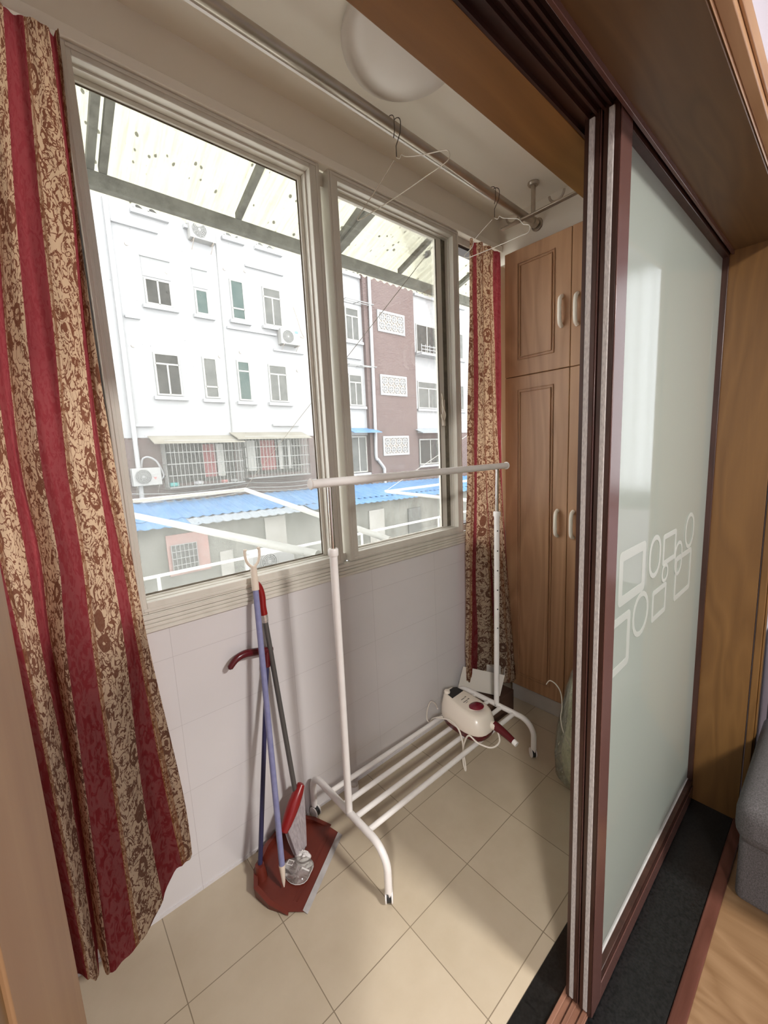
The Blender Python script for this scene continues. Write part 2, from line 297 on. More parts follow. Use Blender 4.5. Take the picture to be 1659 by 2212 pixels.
# ------------------------------------------------------------------ mesh helpers
ORG = {}
def empty(name, label, cat, loc=(0, 0, 0), group=None):
    o = bpy.data.objects.new(name, None); COL.objects.link(o); o.location = loc; o.empty_display_size = 0.05
    o['label'] = label; o['category'] = cat
    if group: o['group'] = group
    ORG[o.name] = Vector(loc); return o
def tag(o, label, cat, group=None, kind=None):
    o['label'] = label; o['category'] = cat
    if group: o['group'] = group
    if kind: o['kind'] = kind
    return o
class MB:
    def __init__(s): s.bm = bmesh.new(); s.uv = None
    def box(s, a, b, rot=None, piv=None, mi=0):
        x0, y0, z0 = a; x1, y1, z1 = b
        vs = [s.bm.verts.new((x, y, z)) for x in (x0, x1) for y in (y0, y1) for z in (z0, z1)]
        for f in ((0, 1, 3, 2), (4, 6, 7, 5), (0, 4, 5, 1), (2, 3, 7, 6), (0, 2, 6, 4), (1, 5, 7, 3)):
            s.bm.faces.new([vs[i] for i in f]).material_index = mi
        if rot is not None:
            c = Vector(piv) if piv else Vector(((x0 + x1) / 2, (y0 + y1) / 2, (z0 + z1) / 2))
            bmesh.ops.rotate(s.bm, verts=vs, cent=c, matrix=rot)
        return s
    def frame(s, a, b, w, axis='y', wl=None, wr=None, wb=None, wt=None):
        """rectangular picture frame in the xz plane (axis y) or yz plane (axis x)"""
        x0, y0, z0 = a; x1, y1, z1 = b
        wl = w if wl is None else wl; wr = w if wr is None else wr; wb = w if wb is None else wb; wt = w if wt is None else wt
        if axis == 'y':
            s.box((x0, y0, z0), (x0 + wl, y1, z1)); s.box((x1 - wr, y0, z0), (x1, y1, z1))
            s.box((x0 + wl, y0, z0), (x1 - wr, y1, z0 + wb)); s.box((x0 + wl, y0, z1 - wt), (x1 - wr, y1, z1))
        else:
            s.box((x0, y0, z0), (x1, y0 + wl, z1)); s.box((x0, y1 - wr, z0), (x1, y1, z1))
            s.box((x0, y0 + wl, z0), (x1, y1 - wr, z0 + wb)); s.box((x0, y0 + wl, z1 - wt), (x1, y1 - wr, z1))
        return s
    def quad(s, pts, mi=0):
        f = s.bm.faces.new([s.bm.verts.new(p) for p in pts]); f.material_index = mi; return s
    def tube(s, pts, r, n=12, closed=False, caps=True, taper=None):
        pts = [Vector(p) for p in pts]; k = len(pts); rings = []
        up = None
        for i, p in enumerate(pts):
            if closed: d = pts[(i + 1) % k] - pts[i - 1]
            elif i == 0: d = pts[1] - p
            elif i == k - 1: d = p - pts[-2]
            else: d = (pts[i + 1] - p).normalized() + (p - pts[i - 1]).normalized()
            d.normalize()
            if up is None:
                up = Vector((0, 0, 1)) if abs(d.z) < 0.9 else Vector((1, 0, 0))
            a = d.cross(up).normalized(); b = a.cross(d).normalized(); up = b
            rr = r if taper is None else taper[i]
            rings.append([s.bm.verts.new(p + a * (math.cos(2 * PI * j / n) * rr) + b * (math.sin(2 * PI * j / n) * rr)) for j in range(n)])
        m = k if closed else k - 1
        for i in range(m):
            A, B = rings[i], rings[(i + 1) % k]
            for j in range(n): s.bm.faces.new((A[j], A[(j + 1) % n], B[(j + 1) % n], B[j]))
        if caps and not closed:
            s.bm.faces.new(rings[0][::-1]); s.bm.faces.new(rings[-1])
        return s
    def lathe(s, prof, center, axis=(0, 0, 1), n=24):
        """prof: list of (radius, height along axis)"""
        q = Vector(axis).normalized().to_track_quat('Z', 'Y'); c = Vector(center); rings = []
        for r, h in prof:
            if r < 1e-5: rings.append([s.bm.verts.new(c + q @ Vector((0, 0, h)))])
            else: rings.append([s.bm.verts.new(c + q @ Vector((r * math.cos(2 * PI * j / n), r * math.sin(2 * PI * j / n), h))) for j in range(n)])
        for A, B in zip(rings, rings[1:]):
            for j in range(n):
                if len(A) == 1 and len(B) == 1: break
                if len(A) == 1: s.bm.faces.new((A[0], B[j], B[(j + 1) % n]))
                elif len(B) == 1: s.bm.faces.new((A[j], A[(j + 1) % n], B[0]))
                else: s.bm.faces.new((A[j], A[(j + 1) % n], B[(j + 1) % n], B[j]))
        if len(rings[0]) > 1: s.bm.faces.new(rings[0][::-1])
        if len(rings[-1]) > 1: s.bm.faces.new(rings[-1])
        return s
    def loft(s, loops, closed=True, cap=True):
        R = [[s.bm.verts.new(p) for p in L] for L in loops]; n = len(R[0])
        for A, B in zip(R, R[1:]):
            for j in range(n if closed else n - 1): s.bm.faces.new((A[j], A[(j + 1) % n], B[(j + 1) % n], B[j]))
        if cap and closed: s.bm.faces.new(R[0][::-1]); s.bm.faces.new(R[-1])
        return s
    def prism(s, poly, d, mi=0):
        """poly: 3-D loop, d: extrusion vector"""
        d = Vector(d); A = [s.bm.verts.new(p) for p in poly]; B = [s.bm.verts.new(Vector(p) + d) for p in poly]; n = len(A)
        s.bm.faces.new(A[::-1]).material_index = mi; s.bm.faces.new(B).material_index = mi
        for j in range(n): s.bm.faces.new((A[j], A[(j + 1) % n], B[(j + 1) % n], B[j])).material_index = mi
        return s
    def ring_prism(s, outer, inner, d):
        d = Vector(d); n = len(outer)
        a = [s.bm.verts.new(p) for p in outer]; b = [s.bm.verts.new(p) for p in inner]
        A = [s.bm.verts.new(Vector(p) + d) for p in outer]; B = [s.bm.verts.new(Vector(p) + d) for p in inner]
        for j in range(n):
            k = (j + 1) % n
            for q in ((a[j], a[k], b[k], b[j]), (A[j], B[j], B[k], A[k]), (a[j], A[j], A[k], a[k]), (b[j], b[k], B[k], B[j])): s.bm.faces.new(q)
        return s
    def build(s, name, m, parent=None, smooth=True, bevel=0.0, seg=2, ang=35, subsurf=0):
        me = bpy.data.meshes.new(name)
        bmesh.ops.recalc_face_normals(s.bm, faces=s.bm.faces[:])
        top = parent
        while top is not None and top.name not in ORG: top = top.parent
        off = ORG[top.name] if top is not None else Vector((0, 0, 0))
        if off.length: bmesh.ops.translate(s.bm, verts=s.bm.verts[:], vec=-off)
        s.bm.to_mesh(me); s.bm.free()
        for x in (m if isinstance(m, (list, tuple)) else [m]): me.materials.append(M[x] if isinstance(x, str) else x)
        if smooth:
            me.polygons.foreach_set('use_smooth', [True] * len(me.polygons))
            try: me.set_sharp_from_angle(angle=math.radians(ang))
            except Exception: pass
        o = bpy.data.objects.new(name, me); COL.objects.link(o)
        if parent is not None: o.parent = parent
        if bevel:
            b = o.modifiers.new('bevel', 'BEVEL'); b.width = bevel; b.segments = seg; b.limit_method = 'ANGLE'; b.angle_limit = math.radians(40)
        if subsurf:
            q = o.modifiers.new('subsurf', 'SUBSURF'); q.levels = subsurf; q.render_levels = subsurf
        return o
def struct(o): o['kind'] = 'structure'; return o
def box(name, a, b, m, parent=None, bevel=0.0, **kw): return MB().box(a, b).build(name, m, parent, bevel=bevel, **kw)
def arc(c, r, a0, a1, n, ax=(1, 0, 0), ay=(0, 0, 1)):
    ax = Vector(ax); ay = Vector(ay); c = Vector(c)
    return [c + ax * (r * math.cos(a0 + (a1 - a0) * i / n)) + ay * (r * math.sin(a0 + (a1 - a0) * i / n)) for i in range(n + 1)]
def smooth_path(pts, sub=6):
    P = [Vector(p) for p in pts]; out = []
    for i in range(len(P) - 1):
        p0 = P[max(i - 1, 0)]; p1 = P[i]; p2 = P[i + 1]; p3 = P[min(i + 2, len(P) - 1)]
        for k in range(sub):
            t = k / sub
            out.append(0.5 * ((2 * p1) + (p2 - p0) * t + (2 * p0 - 5 * p1 + 4 * p2 - p3) * t * t + (3 * p1 - p0 - 3 * p2 + p3) * t ** 3))
    out.append(P[-1]); return out
def copy_tree(o, parent=None):
    c = o.copy(); COL.objects.link(c)
    if parent is not None: c.parent = parent
    if o.name in ORG: ORG[c.name] = ORG[o.name].copy()
    for ch in list(o.children): copy_tree(ch, c)
    return c

# ================================================================== THE SETTING
XL, XR, ZC = -1.25, 2.50, 2.80          # balcony left end, right end, ceiling
YD = -0.91                               # balcony face of the door wall
# window opening x -1.15..2.21, z 1.07..2.63
b = MB().box((XL - .1, 0, -.2), (XR + .1, .14, 1.005)).box((XL - .1, 0, 2.66), (XR + .1, .14, ZC)).box((XL - .1, 0, 1.005), (-1.15, .14, 2.66)).box((2.215, 0, 1.005), (XR + .1, .14, 2.66))
w = b.build('wall_window_side', ['paint', 'wall_tile'], smooth=False); struct(w)
for p in w.data.polygons:
    if p.center.z < 1.0: p.material_index = 1
    elif p.center.z < 1.005 + 1e-3 and abs(p.normal.z) > .9: p.material_index = 1
struct(box('floor', (XL, -0.94, -.05), (XR, 0, 0), 'floor_tile', smooth=False))
struct(box('ceiling', (XL - .1, YD - .4, ZC), (XR + .1, .14, ZC + .1), 'paint', smooth=False))
struct(box('wall_left', (XL - .1, YD, 0), (XL, 0, ZC), 'paint', smooth=False))
struct(box('wall_right', (XR, YD, 0), (XR + .1, 0, ZC), 'paint', smooth=False))
struct(box('trim_1', (2.21, YD, 2.56), (XR, 0, ZC), 'paint', smooth=False))           # beam above the cupboard
# trims of the window wall
struct(box('trim_2', (-1.15, -.018, 2.63), (2.215, .02, 2.662), 'paint_trim', bevel=.002))
b = MB()
for i, z in enumerate((1.005, 1.021, 1.0345, 1.048)):
    b.box((-1.15, -.010 - .0015 * (i % 2), z + .0012), (2.215, .02, z + .0125 + (.002 if i == 3 else 0)))
b.box((-1.15, -.006, 1.005), (2.215, .02, 1.065))
struct(b.build('trim_3', 'white_alu', bevel=.001))
struct(box('trim_4', (XL, -.004, 0), (2.07, 0, .012), 'wall_tile', smooth=False))
# door wall (balcony face y -.91 .. living face y -1.25), opening x -.03..1.97, z 0..2.18
b = MB().box((XL - .1, -1.25, 2.20), (4.1, YD, 3.2)).box((XL - .1, -1.25, -.05), (-.05, YD, 2.20)).box((1.99, -1.25, -.05), (4.1, YD, 2.20))
struct(b.build('wall_door_side', 'living_wall', smooth=False))
# living room shell
struct(box('floor_living', (-2.6, -5.6, -.05), (4.1, -1.262, -.001), 'laminate', smooth=False))
struct(box('ceiling_living', (-2.6, -5.6, 3.1), (4.2, -1.25, 3.2), 'living_wall', smooth=False))
struct(box('wall_back', (-2.6, -5.7, 0), (4.2, -5.6, 3.1), 'living_wall', smooth=False))
struct(box('wall_living_left', (-2.7, -5.6, 0), (-2.6, -1.25, 3.1), 'living_wall', smooth=False))
b = MB().box((4.1, -5.6, 0), (4.2, -1.25, 1.07)).box((4.1, -5.6, 2.95), (4.2, -1.25, 3.1)).box((4.1, -1.77, 1.07), (4.2, -1.25, 2.95)).box((4.1, -5.6, 1.07), (4.2, -3.5, 2.95))
struct(b.build('wall_living_right', 'living_wall', smooth=False))
b = MB().frame((4.09, -3.5, 1.07), (4.16, -1.77, 2.95), .045, 'x').box((4.11, -2.66, 1.1), (4.15, -2.61, 2.93))
wl = struct(b.build('window_4', 'white_plastic', bevel=.003))
# threshold
struct(box('trim_5', (-.05, -1.226, -.05), (1.99, -0.94, .003), 'stone', bevel=.002))
struct(box('trim_6', (-.05, -1.262, -.05), (1.99, -1.226, .008), 'threshold', bevel=.004))
# door surround: head lining, jambs, casing
hd = MB().box((-.03, -1.0, 2.18), (1.97, -.905, 2.205)).build('door_2', 'lining_x', bevel=.0015); struct(hd)
MB().box((-.03, -1.238, 2.178), (1.97, -1.0935, 2.205)).build('head_board', 'lining_dark', hd, bevel=.0015)
b = MB().box((-.03, -1.088, 2.19), (1.97, -1.0, 2.205))
for y in (-1.003, -1.028, -1.045, -1.060, -1.072): b.box((-.03, y - .0025, 2.181), (1.97, y + .0025, 2.19))
b.build('track_channel', 'frame_wood_x', hd)
b = MB().box((-.03, -1.1005, 2.166), (1.97, -1.0935, 2.182)); b.build('track_lip', 'stile_face', hd, bevel=.001)
b = MB().box((-.09, -1.262, 2.186), (2.03, -1.242, 2.248)).box((-.03, -1.242, 2.182), (1.97, -1.238, 2.2))
b.box((-.09, -1.268, 2.200), (2.03, -1.262, 2.236)); b.build('head_casing', wood('tan_oak_casing', (0.36, 0.20, 0.10), (0.50, 0.31, 0.17), 0, 1, .35, .7), hd, bevel=.003)
b = MB().box((-.05, -1.245, 0), (-.03, YD, 2.18)); b.build('left_jamb_lining', 'lining_left', hd, bevel=.001)
b = MB().box((1.97, -1.238, 0), (1.99, YD, 2.18)); b.build('right_jamb_lining', 'lining', hd, bevel=.001)
for x0, x1, nm in ((1.972, 2.035, 'right_jamb_casing'), (-.095, -.032, 'left_jamb_casing')):
    b = MB().box((x0, -1.262, 0), (x1, -1.242, 2.19)).box((x0 + .012, -1.267, 0), (x1 - .012, -1.262, 2.19)); b.build(nm, 'lining', hd, bevel=.003)
b = MB().box((-.03, -1.082, .003), (1.97, -1.012, .009))
for y in (-1.020, -1.047, -1.074): b.box((-.03, y - .006, .009), (1.97, y + .006, .016))
b.build('bottom_track', 'track_wood', hd, bevel=.002)

# ---------------- the two stacked sliding panels
def door_panel(name, y0, y1, label_front):
    """y0 living face, y1 balcony face"""
    x0, x1, z0, z1 = .947, 1.969, .012, 2.189
    fr = MB().frame((x0, y0 + .003, z0), (x1, y1 - .002, z1), .06, 'y', wl=.058, wb=.083, wt=.030, wr=.012).build(name, 'frame_wood', bevel=.0015)
    struct(fr)
    ym = (y0 + y1) / 2
    b = MB().box((x0 + .001, y0, z0), (x0 + .058, y0 + .003, z1)).box((x0 + .058, y0, z0), (x1, y0 + .003, z0 + .055)); b.build('stile_cap', 'stile_face', fr, bevel=.001)
    b = MB().box((x0 - .004, ym - .0055, z0 + .01), (x0 + .002, ym + .0055, z1 - .01)); b.build('pile_strip', 'pile', fr, bevel=.0015)
    b = MB().box((x0 - .0015, y0 + .003, z0), (x0, ym - .006, z1)).box((x0 - .0015, ym + .006, z0), (x0, y1 - .003, z1)); b.build('edge_strip', 'frame_wood', fr)
    gy = ym + .006; gl = MB().box((x0 + .056, gy - .0025, z0 + .08), (x1 - .010, gy + .0025, z1 - .028)).build('frosted_glass', 'frosted', fr)
    b = MB().box((x0 + .058, gy - .006, z0 + .081), (x1 - .011, gy - .0025, z0 + .086)); b.build('glazing_bead', 'pan_lip', fr)
    return fr, gl, gy
dp, gl1, ym1 = door_panel('door_1', -1.0915, -1.0565, '')
dp2, gl2, ym2 = door_panel('door_3', -1.0545, -1.0195, '')
# etched squares and ovals on the glass nearest the living room
def rrect(cx, cz, hw, hh, r, tilt, y, n=5):
    out = []
    for sx, sz, a0 in ((1, 1, 0), (-1, 1, PI / 2), (-1, -1, PI), (1, -1, 1.5 * PI)):
        for i in range(n + 1):
            a = a0 + PI / 2 * i / n
            px = sx * (hw - r) + r * math.cos(a); pz = sz * (hh - r) + r * math.sin(a)
            out.append(Vector((cx + px * math.cos(tilt) - pz * math.sin(tilt), y, cz + px * math.sin(tilt) + pz * math.cos(tilt))))
    return out
ye = ym1 - .0028
for (cx, cz, hw, hh, t, rr, tl) in ((1.18, 1.19, .098, .072, .026, .016, 0), (1.085, 1.015, .09, .078, .022, .016, 0), (1.505, 1.198, .07, .050, .016, .012, 0), (1.68, 1.07, .10, .078, .018, .016, 0),
                                    (1.422, 1.040, .069, .050, .016, .012, 0), (1.255, 1.052, .066, .066, .015, .0659, 0), (1.36, 1.197, .054, .065, .015, .0539, 0), (1.61, 1.14, .044, .060, .012, .0439, 0), (1.735, 1.214, .058, .064, .014, .0579, 0), (1.465, 1.123, .033, .030, .011, .0299, 0)):
    ye -= .00012
    MB().ring_prism(rrect(cx, cz, hw, hh, rr, tl, ye), rrect(cx, cz, hw - t, hh - t, min(max(rr - t * .6, .004), hw - t - .001, hh - t - .001), tl, ye), (0, -.0006, 0)).build('etched_ring', 'etched', gl1)

# ---------------- windows
def win_unit(name, x0, x1, ro, gm, wl=.03, wr=.045, deep=.085):
    z0, z1 = 1.066, 2.632
    fr = MB().frame((x0, -.006, z0), (x1, deep, z1), .03, 'y', wl=wl, wr=wr, wb=.037, wt=.03).build(name, 'white_alu', bevel=.002); struct(fr)
    b = MB().frame((x0 + .008, -.010, z0 + .008), (x1 - .008, -.006, z1 - .006), .01, 'y'); b.build('face_moulding', 'white_alu', fr, bevel=.0015)
    b = MB().frame((x0 + wl, .022, z0 + .037), (x1 - wr, .028, z1 - .03), .006, 'y', wb=.002, wl=.003); b.build('track_rib', 'white_alu', fr, bevel=.001)
    b = MB().frame((x0 + wl, .056, z0 + .037), (x1 - wr, .066, z1 - .03), .014, 'y', wb=.004, wl=.004); b.build('sash_rail', 'white_alu', fr, bevel=.0015)
    b = MB().frame((x0 + wl, .0655, z0 + .041), (x1 - wr, .0675, z1 - .03), .018, 'y', wb=.006, wl=.006); b.build('gasket', 'dirty_alu', fr)
    MB().box((x0 + wl, .0675, z0 + .037), (x1 - wr, .0715, z1 - .03)).build('pane', gm, fr)
    return fr
w1 = win_unit('window_1', .203, .992, 0, 'glass_dirty_hazy')
# second unit: its sliding sash stands short of the post
z0, z1 = 1.066, 2.632
w2 = MB().frame((1.030, -.006, z0), (1.826, .085, z1), .03, 'y', wl=.044, wr=.044, wb=.037, wt=.03).build('window_2', 'white_alu', bevel=.002); struct(w2)
MB().frame((1.038, -.010, z0 + .008), (1.818, -.006, z1 - .006), .01, 'y').build('face_moulding', 'white_alu', w2, bevel=.0015)
MB().frame((1.074, .022, z0 + .037), (1.782, .028, z1 - .03), .006, 'y', wb=.002, wl=.003).build('track_rib', 'white_alu', w2, bevel=.001)
MB().frame((1.074, .050, z0 + .037), (1.752, .068, z1 - .03), .014, 'y', wb=.006, wl=.004, wr=.040).build('sash', 'white_alu', w2, bevel=.0015)
MB().box((1.7525, .050, z0 + .04), (1.790, .072, z1 - .033)).build('dark_channel', 'dirty_alu', w2, bevel=.001)
MB().box((1.078, .060, z0 + .043), (1.715, .064, z1 - .044)).build('pane', 'glass_clean', w2)
MB().box((1.7055, .0480, z0 + .045), (1.7125, .0505, z1 - .045)).build('gasket', 'dirty_alu', w2)
# latch on the sash
lt = MB().box((1.722, .036, 1.66), (1.742, .050, 1.80)).build('latch', 'cream_plastic', w2, bevel=.003)
MB().tube(smooth_path([(1.712, .03, 1.83), (1.715, .026, 1.76), (1.727, .024, 1.72), (1.719, .026, 1.69), (1.708, .03, 1.70), (1.707, .032, 1.72)]), .004, 8).build('latch_hook', 'hanger_wire', lt)
# outer frames left and right of the two units
w3 = MB().frame((-1.15, .02, z0), (.200, .085, z1), .03, 'y').box((-.46, .02, z0), (-.42, .085, z1)).build('window_3', 'white_alu', bevel=.002); struct(w3)
MB().box((-1.12, .06, z0 + .03), (.17, .064, z1 - .03)).build('pane', 'glass_clean', w3)
w5 = MB().box((.992, .03, z0 - .005), (1.030, .10, 1.10)).box((.992, .03, 2.58), (1.030, .10, z1)).build('window_5', 'white_alu', bevel=.001); struct(w5)
w6 = MB().box((1.826, .02, z0), (2.215, .10, 1.102)).box((1.826, .02, 2.60), (2.215, .10, z1)).box((2.185, .02, 1.1), (2.215, .10, 2.6)).build('window_6', 'white_alu', bevel=.001); struct(w6)
MB().box((1.826, .03, 2.586), (2.185, .09, 2.60)).build('dark_head_seal', 'frame_wood_x', w6)
MB().box((1.826, .03, 1.102), (2.185, .09, 1.107)).build('dark_sill_seal', 'frame_wood_x', w6)
# outer ledge
struct(box('trim_7', (-1.3, .14, 1.03), (3.2, .24, 1.06), 'pipe_white', bevel=.004))

# ================================================================== BALCONY THINGS
# ---- cupboard
cb = empty('storage_cupboard', 'tall walnut-look storage cupboard filling the far end of the balcony', 'cupboard', (2.07, -.5, 0))
box('carcass', (2.088, -.90, .10), (2.49, -.118, 2.545), 'cabinet', cb)
box('plinth', (2.092, -.90, 0), (2.49, -.150, .10), 'plinth', cb, bevel=.002)
def cab_door(y0, y1, z0, z1, hy, hz0, hz1, ptop, pbot):
    """door slab between y0 (left, nearer the window) and y1 with a routed double groove"""
    m = MB(); m.box((2.071, y1, z0), (2.088, y0, z1))
    d = m.build('door', 'cabinet', cb, bevel=.003)
    a0, a1 = y0 - .077, y1 + .080
    g1 = MB()
    def ring(o, hgt):
        ly, ry, bz, tz = a0 - o, a1 + o, pbot + o, ptop - o; t = .0045
        for (q0, q1) in (((ly - t, bz), (ly, tz)), ((ry, bz), (ry + t, tz)), ((ry, bz), (ly, bz + t)), ((ry, tz - t), (ly, tz))):
            g1.box((2.0712 - hgt, min(q0[0], q1[0]), q0[1]), (2.0712, max(q0[0], q1[0]), q1[1]))
    ring(0, .006); ring(.013, .0075); g1.build('panel_moulding', 'cabinet', d, bevel=.0015)
    hp = smooth_path([(2.071, hy, hz0), (2.052, hy, hz0 + .012), (2.046, hy, hz0 + .035), (2.045, hy, (hz0 + hz1) / 2), (2.046, hy, hz1 - .035), (2.052, hy, hz1 - .012), (2.071, hy, hz1)], 4)
    MB().tube(hp, .0098, 10).build('handle', 'handle_white', d)
cab_door(-.120, -.4795, 1.9085, 2.542, -.436, 2.105, 2.245, 2.475, 1.990)
cab_door(-.4815, -.845, 1.9085, 2.542, -.512, 2.095, 2.235, 2.475, 1.990)
cab_door(-.120, -.4795, .105, 1.9055, -.430, 1.055, 1.193, 1.838, .175)
cab_door(-.4815, -.845, .105, 1.9055, -.512, 1.055, 1.193, 1.838, .175)

# ---- curtains
def curtain(rootname, label, cols, widths, kinds, sub=8, amp=.020, zsub=46):
    """cols: one list of (x, y, z) per stripe border from the free edge; kinds: stripe colour between borders"""
    def interp(L, t):
        k = t * (len(L) - 1); i = min(int(k), len(L) - 2); f = k - i
        p0 = L[max(i - 1, 0)]; p1 = L[i]; p2 = L[i + 1]; p3 = L[min(i + 2, len(L) - 1)]
        return 0.5 * ((2 * p1) + (p2 - p0) * f + (2 * p0 - 5 * p1 + 4 * p2 - p3) * f * f + (3 * p1 - p0 - 3 * p2 + p3) * f ** 3)
    C = [[Vector(p) for p in c] for c in cols]
    bm = bmesh.new(); uvl = bm.loops.layers.uv.new('UVMap')
    grid = []; info = []
    rows = []
    for r in range(zsub + 1):
        t = r / zsub; base = [interp(c, t) for c in C]; rows.append(base)
    ncol = (len(C) - 1) * sub
    V = []
    for r in range(zsub + 1):
        base = rows[r]; row = []
        for k in range(ncol + 1):
            i = min(k // sub, len(C) - 2); f = (k - i * sub) / sub
            p = interp(base, (i + f) / (len(C) - 1)) if 0 <= i else base[0]
            a = amp * math.sin(PI * f) * (1 if i % 2 == 0 else -1) * (0.6 + 0.4 * math.sin(r * .13 + i * 2))
            w2 = .0025 * math.sin(r * .55 + k * 1.3 + i)
            p = Vector((p.x, p.y - a + w2, p.z)); row.append(bm.verts.new(p))
        V.append(row)
    for r in range(zsub):
        for k in range(ncol):
            i = k // sub; f0 = (k - i * sub) / sub; f1 = f0 + 1 / sub; w = widths[i]
            fc = bm.faces.new((V[r][k], V[r + 1][k], V[r + 1][k + 1], V[r][k + 1])); fc.material_index = kinds[i]; fc.smooth = True
            us = [w * (1 - f0), w * (1 - f0), w * (1 - f1), w * (1 - f1)]
            for lp, u in zip(fc.loops, us):
                z = lp.vert.co.z; lp[uvl].uv = (u + 0.0, z + i * 3.7)
    me = bpy.data.meshes.new('cloth'); bm.to_mesh(me); bm.free()
    me.materials.append(M['cl_floral']); me.materials.append(M['cl_red'])
    o = bpy.data.objects.new(rootname, me); COL.objects.link(o); return o
L = []
T = [[-.03, (.208, 2.59), (.194, 2.26), (.190, 1.92), (.196, 1.54), (.207, 1.26), (.218, .97), (.257, .45), (.261, .189)],
     [-.06, (.200, 2.58), (.189, 2.26), (.173, 1.92), (.165, 1.55), (.178, 1.27), (.185, .99), (.203, .51), (.221, .200)],
     [-.11, (.187, 2.57), (.182, 2.25), (.163, 1.91), (.150, 1.55), (.149, 1.28), (.150, 1.01), (.139, .57), (.148, .173)],
     [-.18, (.140, 2.55), (.116, 2.23), (.101, 1.90), (.082, 1.55), (.081, 1.30), (.073, 1.06), (.066, .66), (.059, .155)],
     [-.20, (.104, 2.53), (.069, 2.21), (.048, 1.89), (.032, 1.55), (.034, 1.31), (.019, 1.08), (.009, .71), (-.006, .155)],
     [-.055, (.065, 2.51), (.036, 2.20), (.009, 1.88), (-.007, 1.55), (0.0, 1.31), (-.009, 1.08), (-.009, .68), (-.024, .098)],
     [-.15, (.036, 2.50), (.007, 2.19), (-.016, 1.88), (-.028, 1.56), (-.026, 1.32), (-.028, 1.09), (-.022, .70), (-.031, .12)],
     [-.20, (-.011, 2.47), (-.036, 2.17), (-.054, 1.87), (-.066, 1.56), (-.072, 1.34), (-.062, 1.11), (-.056, .75), (-.053, .186)],
     [-.14, (-.10, 2.6), (-.12, 2.2), (-.13, 1.88), (-.14, 1.56), (-.14, 1.32), (-.13, 1.1), (-.12, .7), (-.11, .15)],
     [-.19, (-.18, 2.6), (-.21, 2.2), (-.22, 1.88), (-.23, 1.56), (-.23, 1.32), (-.22, 1.1), (-.21, .7), (-.20, .15)]]
cols = []
for row in T:
    yb = row[0]; c = []
    for j, (x, z) in enumerate(row[1:]):
        f = j / 7.0; y = -.042 + (yb + .042) * min(1, f * 1.0)
        if j == 0: z = 2.612
        c.append((x, y, z))
    cols.append(c)
cL = curtain('curtain', '', cols, [.07, .12, .17, .17, .15, .13, .15, .15, .15], [0, 1, 0, 1, 0, 1, 0, 1, 0])
tag(cL, 'long red and floral striped curtain hanging in front at the left of the balcony window', 'curtain', 'striped curtains at the balcony window')
R_ = [[(1.873, -.045, 2.60), (1.812, -.075, 2.16), (1.795, -.06, 1.46), (1.775, -.055, .9), (1.762, -.055, .42), (1.765, -.05, .14)],
      [(1.888, -.050, 2.60), (1.833, -.085, 2.16), (1.827, -.085, 1.46), (1.805, -.08, .9), (1.79, -.075, .42), (1.79, -.07, .14)],
      [(1.935, -.035, 2.60), (1.880, -.080, 2.16), (1.868, -.075, 1.46), (1.87, -.055, .9), (1.865, -.06, .42), (1.86, -.06, .14)],
      [(1.958, -.060, 2.60), (1.921, -.090, 2.16), (1.933, -.085, 1.46), (1.94, -.10, .9), (1.945, -.12, .42), (1.94, -.13, .14)],
      [(1.99, -.035, 2.60), (1.955, -.060, 2.16), (1.975, -.055, 1.46), (1.965, -.09, .9), (1.96, -.13, .42), (1.955, -.15, .15)],
      [(2.035, -.060, 2.60), (2.015, -.075, 2.16), (2.03, -.085, 1.46), (2.00, -.14, .9), (1.99, -.185, .42), (1.985, -.205, .16)],
      [(2.085, -.040, 2.60), (2.065, -.055, 2.16), (2.062, -.085, 1.46), (2.035, -.145, .9), (2.03, -.19, .42), (2.03, -.21, .17)],
      [(2.135, -.050, 2.60), (2.12, -.065, 2.16), (2.10, -.07, 1.46), (2.055, -.11, .9), (2.055, -.13, .42), (2.055, -.12, .17)]]
cR = curtain('curtain', '', R_, [.05, .10, .10, .10, .08, .09, .08], [0, 1, 0, 1, 0, 0, 1], amp=.006)
tag(cR, 'bunched floral and red curtain in the far corner between window and wooden cupboard', 'curtain', 'striped curtains at the balcony window')

